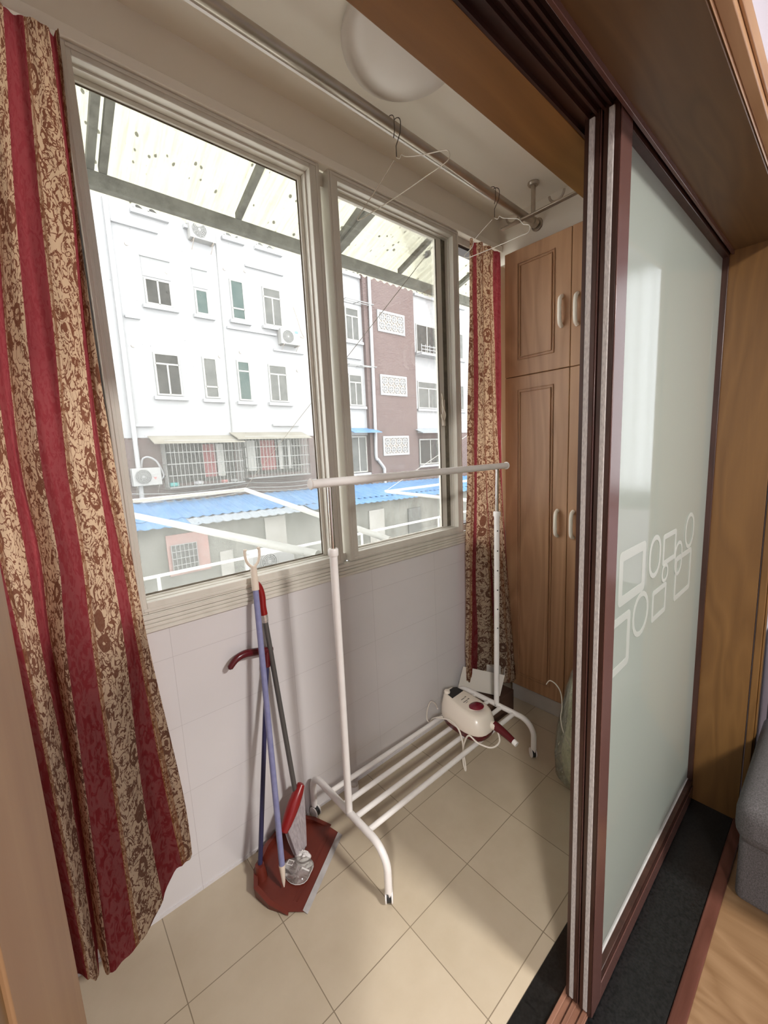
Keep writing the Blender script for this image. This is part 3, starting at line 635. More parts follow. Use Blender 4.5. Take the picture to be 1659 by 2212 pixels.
# ---- garment rack
gr = empty('garment_rack', 'white tubular clothes rack on castors standing beside the window wall', 'clothes rack', (1.23, -.28, 0))
def rack_end(x, zb):
    y1, y0 = -.022, -.502
    pts = [(x, y1, .052)] + arc((x, y1 - .075, zb - .075), .075, 0, PI / 2, 8, (0, 1, 0), (0, 0, 1)) + arc((x, y0 + .075, zb - .075), .075, PI / 2, PI, 8, (0, 1, 0), (0, 0, 1)) + [(x, y0, .052)]
    MB().tube(pts, .0135, 14).build('base_tube', 'rack_white', gr)
    for yy in (y1, y0):
        cs = MB().box((x - .005, yy - .009, .03), (x + .005, yy + .009, .056)).build('caster', 'rack_white', gr, bevel=.002)
        ca = Vector((.76, -.65, 0)) if yy < -.3 else Vector((.98, .2, 0)); cc = Vector((x, yy, .0235)) + Vector((-ca.y, ca.x, 0)) * (.008 if yy < -.3 else -.004)
        for sx in (-.0145, .0075):
            MB().lathe([(.004, 0), (.0225, .001), (.0235, .003), (.0225, .006), (.004, .007)], cc + ca * sx, ca, 20).build('caster_wheel', 'rack_white', cs)
        MB().tube([cc - ca * .007, cc + ca * .007], .0205, 18).build('caster_tyre', 'black', cs)
    up = MB().tube([(x, -.290, zb - .006), (x, -.300, 1.215)], .0135, 14).build('lower_upright', 'rack_white', gr)
    MB().lathe([(.0135, 0), (.0170, .0), (.0175, .004), (.0175, .020), (.0155, .024), (.010, .024)], (x, -.300, 1.20), (0, 0, 1), 18).build('collar', 'rack_white', up)
    for k in range(6 if x > 1 else 0):
        b = MB()
        z = 1.128 - k * .101; d = Vector((-.62, -.75, .0)).normalized(); c = Vector((x, -.292 - z * .0055, z))
        b.lathe([(.0036, .0), (.0036, .0016)], c + d * .0125, d, 10)
        b.build('height_hole', 'black', up)
    MB().tube([(x, -.300, 1.21), (x, -.3035, 1.432)], .0085, 12).build('chrome_post', 'chrome', gr)
rack_end(.747, .205); rack_end(1.712, .190)
b = MB().tube([(.677, -.305, 1.448), (1.787, -.305, 1.443)], .0145, 16); tb = b.build('top_bar', 'rack_white', gr)
for x, z in ((.676, 1.448), (1.788, 1.443)): MB().lathe([(.004, -.004), (.016, -.003), (.0185, 0), (.016, .003), (.004, .004)], (x, -.305, z), (1, 0, 0), 20).build('end_cap', 'rack_white', tb)
for y in (-.155, -.241, -.318, -.393):
    MB().tube([(.747, y, .199), (1.712, y, .187)], .0105, 12).build('shelf_rung', 'rack_white', gr)

# ---- steamer on the rack
st = empty('garment_steamer', 'cream and maroon hand steam cleaner lying on the shelf rungs of the clothes rack', 'steamer', (1.455, -.30, .2))
def sect(cx, cy, hw, hl, z, n=28, p=2.8, sk=0.0, zt=0.0):
    out = []
    for i in range(n):
        a = 2 * PI * i / n; c, s_ = math.cos(a), math.sin(a)
        x = abs(c) ** (2 / p) * (1 if c > 0 else -1) * hw; y = abs(s_) ** (2 / p) * (1 if s_ > 0 else -1) * hl
        wdt = 1.0 - 0.10 * (y / hl)
        out.append((cx + x * wdt, cy + y, z + zt * y / hl))
    return out
cx, cy = 1.452, -.297
MB().loft([sect(cx, cy, .060, .108, .199), sect(cx, cy, .073, .122, .204), sect(cx, cy, .080, .130, .222), sect(cx, cy, .080, .130, .240)]).build('maroon_base', 'maroon', st)
bd = MB().loft([sect(cx, cy, .083, .134, .238), sect(cx, cy, .084, .135, .246), sect(cx, cy + .002, .080, .131, .280, zt=.004), sect(cx + .004, cy + .006, .069, .122, .318, zt=.012), sect(cx + .005, cy + .008, .060, .114, .328, zt=.014), sect(cx + .005, cy + .008, .050, .103, .331, zt=.014)]).build('cream_body', 'cream_plastic', st, ang=60)
def topz(y): return .3325 + .014 * (y - (cy + .008)) / .114
def plate(pts, m, nm, h=.002):
    q = [(x, y, topz(y) - .0005) for x, y in pts]; return MB().prism(q, (0, 0, h)).build(nm, m, bd, bevel=.0008)
plate([(1.415, -.240), (1.503, -.238), (1.498, -.200), (1.482, -.190), (1.435, -.190), (1.420, -.200)], 'black', 'control_panel')
MB().lathe([(.015, 0), (.0155, .006), (.012, .013), (.004, .014)], (1.428, -.196, topz(-.196)), (0, 0, 1), 18).build('dial', 'cream_plastic', bd)
MB().lathe([(.040, 0), (.042, .002), (.038, .004), (.034, .002)], (1.460, -.345, topz(-.345) - .001), (0, .12, 1), 26).build('cap_ring', 'cream_plastic', bd)
MB().lathe([(.036, 0), (.035, .006), (.024, .013), (.010, .016), (0, .0165)], (1.458, -.350, topz(-.350)), (0, .12, 1), 26).build('wine_cap', 'wine', bd)
for (x0, y0, x1, y1) in ((1.440, -.276, 1.466, -.272), (1.470, -.275, 1.479, -.269), (1.434, -.294, 1.466, -.290), (1.470, -.294, 1.480, -.287), (1.44, -.302, 1.458, -.300)):
    plate([(x0, y0), (x1, y0), (x1, y1), (x0, y1)], 'win_frame' if x1 - x0 > .012 and False else 'bracket', 'printed_mark', .0007)
MB().tube([(1.470, -.418, .262), (1.480, -.440, .260)], .019, 14).build('nozzle_neck', 'cream_plastic', st)
hp = [(1.480, -.430, .262), (1.482, -.463, .254), (1.482, -.497, .244), (1.481, -.530, .233)]
hd_ = MB().tube(smooth_path(hp, 5), .016, 14, taper=[.021 - .007 * (i / 15) for i in range(16)]).build('maroon_nozzle', 'maroon', st)
MB().tube([(1.481, -.529, .2335), (1.480, -.549, .227)], .0125, 12).build('white_tip', 'white_plastic', hd_)
cord = smooth_path([(1.372, -.215, .250), (1.355, -.19, .242), (1.36, -.219, .250), (1.362, -.27, .262), (1.352, -.325, .252), (1.350, -.348, .205), (1.358, -.347, .14), (1.36, -.355, .085), (1.352, -.362, .06), (1.35, -.352, .09), (1.356, -.345, .14), (1.358, -.352, .19), (1.36, -.378, .243), (1.372, -.42, .222), (1.40, -.47, .212), (1.44, -.485, .225), (1.468, -.46, .245), (1.475, -.43, .256)], 7)
MB().tube(cord, .0038, 8).build('power_cord', 'cord', st)
cord2 = smooth_path([(1.40, -.155, .25), (1.44, -.10, .235), (1.46, -.05, .21), (1.45, -.035, .16), (1.44, -.04, .115), (1.43, -.07, .115), (1.38, -.13, .19), (1.36, -.18, .235)], 7)
MB().tube(cord2, .0032, 8).build('cord_loop', 'cord', st)

# ---- clothes fork pole
fk = empty('clothes_fork', 'lavender blue clothes pole with ivory fork leaning on the window sill', 'pole', (.495, -.22, .03))
A = Vector((.497, -.222, .028)); B = Vector((.576, -.032, 1.15)); D = (B - A)
MB().tube([A + D * .065, A + D * .93], .0105, 14).build('blue_tube', 'blue_pole', fk)
MB().tube([A, A + D * .018, A + D * .068], .012, 14, taper=[.002, .0065, .0115]).build('pointed_foot', 'ivory', fk)
MB().tube([A + D * .925, A + D * .965, A + D * .966, A + D * 1.0], .015, 14, taper=[.0130, .0130, .0120, .0115]).build('socket', 'ivory', fk)
def fork(side):
    s_ = side; return smooth_path([B + Vector((0, 0, -.004)), B + Vector((.016 * s_, 0, .010)), B + Vector((.025 * s_, 0, .030)), B + Vector((.027 * s_, 0, .058)), B + Vector((.024 * s_, 0, .066))], 5)
for s_ in (-1, 1):
    pr = MB().tube(fork(s_), .0048, 10).build('fork_prong', 'ivory', fk)
    MB().lathe([(.002, 0), (.006, .002), (.006, .007), (.002, .009)], B + Vector((.025 * s_, 0, .060)), (0, 0, 1), 12).build('prong_tip', 'ivory', pr)

# ---- dustpan with upright pole
dpn = empty('dustpan', 'red-brown long-handled dustpan with grey lip on the floor under the poles', 'dustpan', (.62, -.15, 0))
F0 = Vector((.515, -.325, 0)); F1 = Vector((.770, -.168, 0)); e = (F1 - F0).normalized(); nb = Vector((-e.y, e.x, 0))   # nb points to the back
W_ = (F1 - F0).length
out = [(0, 0), (-.030, .05), (-.028, .12), (.005, .185), (.06, .222), (W_ / 2, .235), (W_ - .06, .222), (W_ - .005, .185), (W_ + .028, .12), (W_ + .03, .05), (W_, 0)]
out = [(a * (W_ + .0) / W_ if 0 <= a <= W_ else a * .5 if a < 0 else W_ + (a - W_) * .5, b_) for a, b_ in out]
P3 = [F0 + e * a + nb * b_ for a, b_ in out]
b = MB(); b.prism([p + Vector((0, 0, .004 + .010 * (q[1] / .235))) for p, q in zip(P3, out)], (0, 0, .004)); fl = b.build('pan_floor', 'pan', dpn, bevel=.001)
b = MB()
for i in range(1, len(P3) - 2):
    h0 = .004 + .036 * max(0, min(1, (out[i][1] - .06) / .12)); h1 = .004 + .036 * max(0, min(1, (out[i + 1][1] - .06) / .12)); p, q = P3[i], P3[i + 1]
    cen = F0 + e * (W_ / 2) + nb * .11; t0 = (p - cen).normalized() * .004; t1 = (q - cen).normalized() * .004
    A4 = [p - t0, q - t1, q - t1 + Vector((0, 0, h1)), p - t0 + Vector((0, 0, h0))]; B4 = [p + t0 * 2.2, q + t1 * 2.2, q + t1 * 3 + Vector((0, 0, h1)), p + t0 * 3 + Vector((0, 0, h0))]
    vs = [b.bm.verts.new(x + Vector((0, 0, .004))) for x in A4 + B4]
    for fq in ((0, 1, 2, 3), (4, 7, 6, 5), (0, 4, 5, 1), (3, 2, 6, 7), (0, 3, 7, 4), (1, 5, 6, 2)): b.bm.faces.new([vs[k] for k in fq])
b.build('pan_rim', 'pan', dpn)
b = MB().prism([F0 - nb * .014 + Vector((0, 0, .0005)), F1 - nb * .014 + Vector((0, 0, .0005)), F1 + nb * .004 + Vector((0, 0, .009)), F0 + nb * .004 + Vector((0, 0, .009))], (0, 0, .0015)); b.build('grey_lip', 'pan_lip', dpn, bevel=.0005)
b = MB()
for k in (.035, .05): b.prism([F0 + e * .02 + nb * k + Vector((0, 0, .009)), F1 - e * .02 + nb * k + Vector((0, 0, .009)), F1 - e * .02 + nb * (k + .004) + Vector((0, 0, .009)), F0 + e * .02 + nb * (k + .004) + Vector((0, 0, .009))], (0, 0, .002))
b.build('pan_rib', 'pan', dpn)
hb = F0 + e * .055 + nb * .205
MB().tube([hb + Vector((0, 0, .006)), hb + Vector((0, 0, .07))], .018, 14, taper=[.026, .016]).build('pole_socket', 'pan', dpn)
pt = Vector((.598, -.028, .80)); MB().tube([hb + Vector((0, 0, .05)), pt], .0085, 12).build('navy_pole', 'navy', dpn)
MB().tube([pt + (hb - pt).normalized() * .045, pt + Vector((0, 0, .012))], .0125, 12).build('handle_collar', 'maroon', dpn)
hk = smooth_path([pt + Vector((.022, 0, .014)), pt + Vector((0, 0, .018)), pt + Vector((-.04, 0, .026)), pt + Vector((-.085, -.004, .036)), pt + Vector((-.12, -.008, .030)), pt + Vector((-.148, -.010, .004))], 5)
MB().tube(hk, .012, 12, taper=[.010 + .0045 * math.sin(PI * i / 25) for i in range(len(hk) - 1)] + [.005]).build('curved_handle', 'maroon', dpn)

# ---- broom standing in the dustpan
br = empty('broom', 'dark grey poled broom with red grip standing bristles-down in the dustpan', 'broom', (.62, -.10, .02))
tb_ = Vector((.603, -.028, .93)); bb = Vector((.640, -.075, .215))
MB().tube([bb, tb_], .0098, 14).build('grey_tube', 'grey_pole', br)
dd = (tb_ - bb).normalized()
MB().tube([tb_ - dd * .002, tb_ + dd * .012, tb_ + dd * .032], .0125, 14, taper=[.0115, .0130, .0125]).build('silver_tape', 'foil', br)
gp = smooth_path([tb_ + dd * .028, tb_ + dd * .06, tb_ + dd * .10 + Vector((.004, 0, 0)), tb_ + dd * .135 + Vector((0, 0, 0)), tb_ + dd * .158 + Vector((-.012, 0, 0))], 5)
MB().tube(gp, .013, 14, taper=[.0135 - .0035 * (i / 20) ** 2 for i in range(len(gp) - 1)] + [.004]).build('red_grip', 'red_plastic', br)
# head: a long red block tilted up at its right end, hanging bristles below it
h0 = Vector((.560, -.115, .125)); h1 = Vector((.668, -.075, .235))
hx = (h1 - h0); hn = hx.normalized(); side = Vector((-.25, 1, 0)).normalized(); upv = hn.cross(side).normalized() * -1
if upv.z < 0: upv = -upv
def oval(c, ra, rb, n=16): return [c + side * (ra * math.cos(2 * PI * i / n)) + upv * (rb * math.sin(2 * PI * i / n)) for i in range(n)]
MB().loft([oval(h0 + hx * t, a, c_) for t, a, c_ in ((-.03, .006, .006), (0, .016, .014), (.15, .021, .019), (.4, .024, .024), (.6, .024, .026), (.85, .021, .020), (1.0, .016, .014), (1.03, .006, .006))]).build('red_head', 'red_plastic', br)
hang = Vector((.004, -.022, -.12))
rows = []
for k, (t_, wd, ln) in enumerate(((0, .013, .0), (.35, .015, .35), (.7, .016, .7), (1.0, .015, 1.0))):
    top = [h0 + hx * (.06 + .88 * a / 12) - upv * .010 for a in range(13)]
    bot = [Vector((.585 + .052 * a / 12, -.150 + .030 * a / 12, .022 + .004 * math.sin(a * 2.1))) for a in range(13)]
    L1 = [p.lerp(q, t_) + side * wd for p, q in zip(top, bot)]; L2 = [p.lerp(q, t_) - side * wd for p, q in zip(top, bot)]
    rows.append(L1 + L2[::-1])
MB().loft(rows).build('bristle_block', 'bristle', br)
b = MB()
for i in range(15):
    for j in (-1, 1):
        t = .05 + .9 * i / 16; p = h0 + hx * t + side * (.012 * j) - upv * .012
        q = Vector((.583 + .056 * t + .003 * math.sin(i * 3.1), -.151 + .032 * t, .020 + .006 * math.sin(i * 2.3 + j))) + side * .012 * j
        b.tube([p, (p + q) / 2 + side * .003 * j + Vector((.001 * math.sin(i), 0, 0)), q], .004, 6, taper=[.0034, .0040, .0024])
b.build('grey_bristles', 'bristle', br)

# ---- clear packaging lying in the dustpan
pk = empty('plastic_packaging', 'crumpled clear plastic wrapper lying in the dustpan', 'wrapper', (.585, -.18, .02))
c0 = F0 + e * .115 + nb * .085 + Vector((0, 0, .016))
def blob(c, rx, ry, h, n=26, seed=0, jag=.10):
    rnd = random.Random(seed); ph = [rnd.random() * 6 for _ in range(4)]
    R0 = [1 + jag * math.sin(2 * a + ph[0]) + jag * .8 * math.sin(3 * a + ph[1]) for a in [2 * PI * i / n for i in range(n)]]
    L_ = []
    for k, (s_, z) in enumerate(((1.0, 0), (1.02, .15 * h), (.9, .6 * h), (.6, .95 * h), (.25, h))):
        L_.append([c + e * (rx * R0[i] * s_ * math.cos(2 * PI * i / n)) + nb * (ry * R0[i] * s_ * math.sin(2 * PI * i / n)) + Vector((0, 0, z * (1 + .25 * math.sin(5 * i + k)))) for i in range(n)])
    return L_
MB().loft(blob(c0, .045, .062, .020, seed=3)).build('clear_shell', 'clear_plastic', pk)
MB().tube([p for p in blob(c0, .0455, .0625, .0, seed=3)[0]], .0011, 6, closed=True).build('shell_rim', 'white_plastic', pk)
MB().loft(blob(c0 + e * .045 + nb * .005 + Vector((0, 0, .004)), .020, .030, .018, seed=5)).build('white_lump', 'white_plastic', pk)
q = c0 + nb * .03 + Vector((0, 0, .021)); MB().ring_prism([q + e * a + nb * b_ for a, b_ in ((-.010, -.012), (.010, -.012), (.010, .012), (-.010, .012))], [q + e * a + nb * b_ for a, b_ in ((-.007, -.009), (.007, -.009), (.007, .009), (-.007, .009))], (0, 0, .001)).build('square_tab', 'white_plastic', pk)
MB().tube([c0 + e * -.005 + nb * -.02 + Vector((0, 0, .02)), c0 + e * -.004 + nb * -.05 + Vector((0, 0, .014))], .003, 8).build('white_strip', 'white_plastic', pk)

# ---- small jar under the rack
jr = empty('small_jar', 'little clear jar with pale lid on the floor under the clothes rack rungs', 'jar', (.935, -.055, 0))
MB().lathe([(.018, 0), (.021, .003), (.021, .045), (.018, .052), (.016, .052)], (.935, -.055, 0), (0, 0, 1), 20).build('jar_body', 'white_plastic', jr)
MB().lathe([(.016, .004), (.018, .006), (.018, .030), (0.002, .031)], (.935, -.055, 0), (0, 0, 1), 18).build('pale_contents', 'white_plastic', jr)
MB().lathe([(.0185, .050), (.0195, .052), (.0195, .061), (.015, .063)], (.935, -.055, 0), (0, 0, 1), 20).build('lid', 'foil', jr)

# ---- cartons in the corner
cb1 = empty('low_carton', 'low dark brown carton on the floor in the corner behind the clothes rack', 'box', (1.87, -.13, 0))
MB().box((1.762, -.225, 0), (1.985, -.012, .125)).build('carton_body', 'card_brown', cb1, bevel=.003)
cb2 = empty('open_carton', 'open white shoebox-sized carton tilted in the corner under the far curtain', 'box', (1.85, -.12, .16))
W0 = Vector((1.728, -.020, .165)); W1 = Vector((1.868, -.205, .128)); up_ = Vector((.045, -.004, .112)); bk = Vector((.125, .075, .03))
def slab(a, b_, c_, d_, th, nm, m, par):
    n_ = (Vector(b_) - Vector(a)).cross(Vector(d_) - Vector(a)).normalized() * th
    return MB().prism([a, b_, c_, d_], n_).build(nm, m, par)
slab(W0, W1, W1 + up_, W0 + up_, .003, 'front_side', 'card_white', cb2)
slab(W1, W1 + bk * .55, W1 + bk * .55 + up_, W1 + up_, .003, 'right_side', 'card_white', cb2)
slab(W0, W1, W1 + bk, W0 + bk, .003, 'bottom', 'card_brown', cb2)
slab(W0 + bk, W1 + bk, W1 + bk + up_ * .9, W0 + bk + up_ * .9, .003, 'back_side', 'card_brown', cb2)
box('white_packet', (1.905, -.16, .20), (1.955, -.07, .262), 'card_white', cb2, bevel=.004)

# ---- wrapped bundle in a clear bag behind the door post
bg_ = empty('bagged_bundle', 'clear plastic bag around a tall pale green bundle beside the cupboard doors', 'bag', (1.74, -.72, 0))
def bl(z, r, cx_, cy_, n=22, j=0):
    return [(cx_ + r * (1 + .07 * math.sin(5 * a + z * 20 + j)) * math.cos(a), cy_ + r * (1 + .07 * math.sin(4 * a + z * 14 + j)) * math.sin(a), z) for a in [2 * PI * i / n for i in range(n)]]
MB().loft([bl(z, r, 1.75, yy) for z, r, yy in ((.0, .065, -.745), (.03, .10, -.745), (.12, .112, -.745), (.22, .105, -.75), (.30, .10, -.755), (.42, .092, -.76), (.54, .075, -.765), (.66, .05, -.765), (.76, .02, -.765))]).build('green_bundle', 'bag_green', bg_)
MB().loft([bl(z, r, 1.745, yy, j=2) for z, r, yy in ((.001, .10, -.735), (.04, .13, -.735), (.14, .135, -.738), (.24, .125, -.742), (.32, .115, -.75), (.44, .108, -.757), (.55, .090, -.763), (.68, .064, -.765), (.80, .026, -.765))]).build('clear_bag', 'bag_plastic', bg_)
MB().tube(smooth_path([(1.64, -.60, .468), (1.64, -.617, .493), (1.64, -.647, .484), (1.64, -.668, .449), (1.64, -.673, .385), (1.64, -.668, .338), (1.64, -.677, .286), (1.64, -.70, .242), (1.64, -.73, .20)], 6), .0024, 6).build('pink_cord', 'wire_white', bg_)

# ---- ceiling lamp (off) on the balcony
bl_ = empty('dome_ceiling_lamp', 'round opal glass dome lamp on the balcony ceiling', 'ceiling lamp', (1.045, -.43, ZC))
MB().lathe([(.185, 0), (.185, -.012), (.15, -.014)], (1.045, -.43, ZC), (0, 0, 1), 40).build('lamp_base', 'white_plastic', bl_)
MB().lathe([(.190, -.010), (.196, -.018), (.193, -.034), (.178, -.056), (.150, -.076), (.110, -.092), (.06, -.101), (0, -.104)], (1.045, -.43, ZC), (0, 0, 1), 48).build('glass_dome', 'opal', bl_, ang=80)

# ---- drying rail
rl = empty('clothes_rail', 'long steel clothes pole running under the ceiling along the window', 'clothes rail', (.5, -.239, 2.686))
def ry(x): return -.2795 + .0225 * x
MB().tube([(-1.2, ry(-1.2), 2.687), (2.192, ry(2.19), 2.687)], .0175, 20).build('steel_pole', 'steel', rl)
MB().tube([(2.150, ry(2.15), 2.687), (2.186, ry(2.186), 2.687)], .0225, 20).build('end_socket', 'steel', rl)
MB().lathe([(.030, 0), (.032, .004), (.030, .008), (.02, .010)], (2.210, ry(2.21), 2.687), (-1, 0, 0), 24).build('wall_flange', 'steel', rl)
MB().prism([(-1.2, ry(-1.2) + .022, 2.678), (-1.2, ry(-1.2) + .034, 2.678), (1.80, ry(1.8) + .024, 2.678), (1.80, ry(1.8) + .017, 2.678)], (0, 0, .004)).build('pole_highlight_strip', 'white_plastic', rl)  # white strip standing in for the bright reflection along the pole
cr = empty('ceiling_hook_bracket', 'grey metal hook bracket on a post hanging from the ceiling near the cupboard', 'bracket', (2.045, -.30, ZC))
MB().box((2.033, -.60, 2.655), (2.057, -.120, 2.664)).build('cross_bar', 'steel', cr, bevel=.002)
MB().tube([(2.045, -.297, 2.664), (2.045, -.297, ZC - .004)], .0105, 14).build('post', 'steel', cr)
MB().lathe([(.026, 0), (.027, -.006), (.022, -.014), (.0105, -.016)], (2.045, -.297, ZC), (0, 0, 1), 24).build('ceiling_flange', 'steel', cr)
for yc in (-.185, -.415):
    MB().tube(arc((2.045, yc, 2.700), .036, PI * 1.02, PI * 2.0, 12, (0, 1, 0), (0, 0, 1)) if False else arc((2.045, yc, 2.702), .036, -PI * .02, -PI * 1.0, 12, (0, 1, 0), (0, 0, 1)), .0055, 10).build('pole_hook', 'steel', cr)

# ---- wire hangers
def hanger(xc, tone, label, whole=True, dy=0.0, sc=1.0):
    yc = ry(xc)
    h = empty('wire_hanger', label, 'hanger', (xc, yc, 2.69), 'wire hangers on the clothes pole')
    hk_ = arc((xc, yc, 2.690), .027, -.2, PI + .15, 12, (0, 1, 0), (0, 0, 1)) + [Vector((xc, yc - .023, 2.66)), Vector((xc, yc, 2.63)), Vector((xc, yc, 2.595))]
    MB().tube(hk_, .0016, 6).build('hook', 'wire', h)
    w = .24 * sc
    pts = [(xc, yc, 2.592), (xc, yc - .017, 2.580), (xc, yc - .027, 2.588), (xc, yc - .05, 2.570), (xc, yc - .12, 2.538), (xc, yc - w + .03, 2.505), (xc, yc - w, 2.488), (xc, yc - w + .006, 2.462), (xc, yc - .13, 2.463), (xc, yc, 2.466), (xc, yc + .14, 2.474), (xc, yc + w - .012, 2.480), (xc, yc + w, 2.492), (xc, yc + w - .05, 2.515), (xc, yc + .11, 2.545), (xc, yc + .013, 2.590)]
    MB().tube(smooth_path(pts, 4), .0017, 6).build('shoulder_wire', tone, h)
    return h
hanger(1.163, 'hanger_wire', 'bent wire coat hanger on the clothes pole near the dome lamp')
hanger(1.801, 'wire_white', 'thin wire coat hanger on the clothes pole near the cupboard', sc=.74)
for (xc, lb) in ((1.135, 'bare wire hook beside the coat hanger near the dome lamp'), (1.775, 'short wire hook on the pole beside the hanger nearest the cupboard')):
    o = MB().tube(arc((xc, ry(xc), 2.690), .023, -.1, PI + .1, 10, (0, 1, 0), (0, 0, 1)) + [Vector((xc, ry(xc) - .023, 2.655)), Vector((xc, ry(xc) - .016, 2.635))], .0015, 6).build('wire_hook', 'wire')
    tag(o, lb, 'hook')

# ================================================================== LIVING ROOM THINGS
sf = empty('sofa', 'grey woven fabric sofa against the living room wall beside the door', 'sofa', (1.9, -2.0, 0))
def cushion(x0, x1, y0, y1, z0, z1, nm, bev):
    return MB().box((x0, y0, z0), (x1, y1, z1)).build(nm, 'sofa', sf, bevel=bev, seg=5)
cushion(1.585, 2.34, -3.1, -1.285, .02, .265, 'base', .02)
cushion(1.515, 2.16, -2.15, -1.275, .272, .425, 'seat_cushion', .05)
cushion(1.515, 2.16, -3.05, -2.16, .272, .425, 'seat_cushion', .05)
cushion(2.10, 2.36, -3.1, -1.280, .25, .80, 'back', .06)
for x in (1.66, 2.26):
    for y in (-1.34, -3.02): MB().tube([(x, y, 0), (x, y, .03)], .022, 12).build('foot', 'black', sf)
b = MB(); V = []  # net added over the window to dim its reflection in the door glass
for i in range(121):
    y = -3.62 + 1.80 * i / 120; x = 4.04 + .006 * math.sin(i * .9)
    V.append([b.bm.verts.new((x, y, z)) for z in (.95, 2.97)])
for A_, B_ in zip(V, V[1:]): b.bm.faces.new((A_[0], B_[0], B_[1], A_[1]))
tag(b.build('dimming_net', 'sheer_net'), 'white net added over the tall living room window to soften its reflection', 'curtain')
ll = empty('living_fill_lamp', 'round ceiling lamp added as fill in the living room behind the viewer', 'ceiling lamp', (1.15, -3.3, 3.1))  # unseen lamp body added to house the fill light
MB().lathe([(.25, 0), (.25, -.10), (.235, -.12)], (1.15, -3.3, 3.1), (0, 0, 1), 32).build('lamp_body', 'white_plastic', ll)
MB().lathe([(.23, -.12), (.22, -.15), (.12, -.17), (0, -.175)], (1.15, -3.3, 3.1), (0, 0, 1), 32).build('diffuser', 'emit', ll)

dl = empty('left_fill_lamp', 'round fill lamp added at the far left of the living room', 'ceiling lamp', (-1.7, -3.1, 3.1))  # added fitting for the left fill light, out of view
MB().lathe([(.25, 0), (.25, -.10), (.235, -.12)], (-1.7, -3.1, 3.1), (0, 0, 1), 32).build('lamp_body', 'white_plastic', dl)
MB().lathe([(.23, -.12), (.22, -.15), (.12, -.17), (0, -.175)], (-1.7, -3.1, 3.1), (0, 0, 1), 32).build('diffuser', 'emit', dl)

# ================================================================== OUTSIDE
FY = 13.6
struct(box('ground_yard', (-30, .14, -2.7), (60, 40, -2.6), 'ground', smooth=False))
ap = empty('apartment_building', 'white rendered apartment block with brown brick stair tower across the yard', 'building', (8, FY, -2.6))
def P(nm, a, b_, m, par=ap, bevel=0.0): return MB().box(a, b_).build(nm, m, par, smooth=False, bevel=bevel)
P('white_wall', (-8, FY, 2.33), (12.2, FY + 6, 12.5), 'white_render')
P('brick_base', (-8, FY + .02, -2.6), (12.2, FY + 6, 2.33), 'brick_out')
P('stair_tower', (12.2, FY - .18, -2.6), (15.35, FY + 6, 12.5), 'brick_out')
P('white_wall_right', (15.35, FY, 2.4), (32, FY + 6, 12.5), 'white_render')
P('brick_base_right', (15.35, FY + .02, -2.6), (32, FY + 6, 2.4), 'brick_out')
def win(x0, x1, z0, z1, style, glass='win_dark', wallz=None, fw=.05, sill=True):
    """window: dark reveal, frame, glass pane"""
    f = P('window', (x0, FY - .01, z0), (x1, FY + .012, z1), 'recess')
    m = MB().frame((x0 + .02, FY - .035, z0 + .02), (x1 - .02, FY - .01, z1 - .02), fw, 'y')
    if style in ('two', 'twotop'): m.box(((x0 + x1) / 2 - fw / 2, FY - .035, z0 + .05), ((x0 + x1) / 2 + fw / 2, FY - .01, z1 - .05 if style == 'two' else z0 + (z1 - z0) * .72))
    if style in ('top', 'twotop'): m.box((x0 + .05, FY - .035, z0 + (z1 - z0) * .72), (x1 - .05, FY - .01, z0 + (z1 - z0) * .72 + fw))
    if style == 'low': m.box((x0 + .05, FY - .035, z0 + (z1 - z0) * .27), (x1 - .05, FY - .01, z0 + (z1 - z0) * .27 + fw))
    m.build('casement_frame', 'win_frame' if glass != 'win_grey' else 'win_frame', f, smooth=False)
    MB().box((x0 + .04, FY - .022, z0 + .04), (x1 - .04, FY - .018, z1 - .04)).build('pane', glass, f, smooth=False)
    if sill: P('sill', (x0 - .10, FY - .14, z0 - .13), (x1 + .12, FY, z0 - .02), 'white_render')
    return f
# reveal above short windows (blocked-up upper part)
def blocked(x0, x1, z0, z1): P('blocked_panel', (x0, FY - .02, z0), (x1, FY, z1), 'recess'); P('panel_drip', (x0 - .02, FY - .06, z1), (x1 + .02, FY, z1 + .04), 'recess')
for dz, row in ((0, 'v'), (1, 'w'), (2, 'r')): pass
win(3.53, 4.34, 6.46, 7.28, 'two'); blocked(3.53, 4.34, 7.30, 7.86)
win(5.03, 5.50, 6.42, 7.26, 'plain', 'win_green'); blocked(5.03, 5.50, 7.28, 7.85)
win(6.26, 6.80, 6.45, 7.83, 'low', 'win_green')
win(7.48, 8.26, 6.44, 7.84, 'twotop', 'win_grey')
win(3.53, 4.34, 3.67, 5.04, 'twotop'); win(5.04, 5.56, 3.65, 5.06, 'low', 'win_grey'); win(6.24, 6.76, 3.62, 5.07, 'top', 'win_green'); win(7.46, 8.27, 3.63, 5.06, 'twotop', 'win_grey')
for x0, x1, s_, gm in ((3.5, 4.34, 'two', 'win_dark'), (5.0, 5.55, 'plain', 'win_dark'), (6.24, 6.8, 'low', 'win_grey'), (7.42, 8.28, 'two', 'win_grey')): win(x0, x1, 9.16, 10.4, s_, gm)
for z in (3.62, 6.42, 9.2): win(11.25, 12.02, z, z + 1.4, 'twotop' if z < 9 else 'two', 'win_grey', sill=True)
for z in (3.64, 6.42, 9.2): win(15.62, 17.25, z, z + 1.4, 'two' if z != 3.64 else 'twotop', 'win_dark' if z > 6 else 'win_grey')
for z in (3.64, 6.42, 9.2): win(18.6, 19.4, z, z + 1.4, 'two', 'win_grey'); win(20.8, 21.6, z, z + 1.4, 'two', 'win_grey')
win(11.15, 12.1, .62, 2.3, 'two', 'win_grey'); win(15.6, 17.3, .75, 2.1, 'two', 'win_dark')
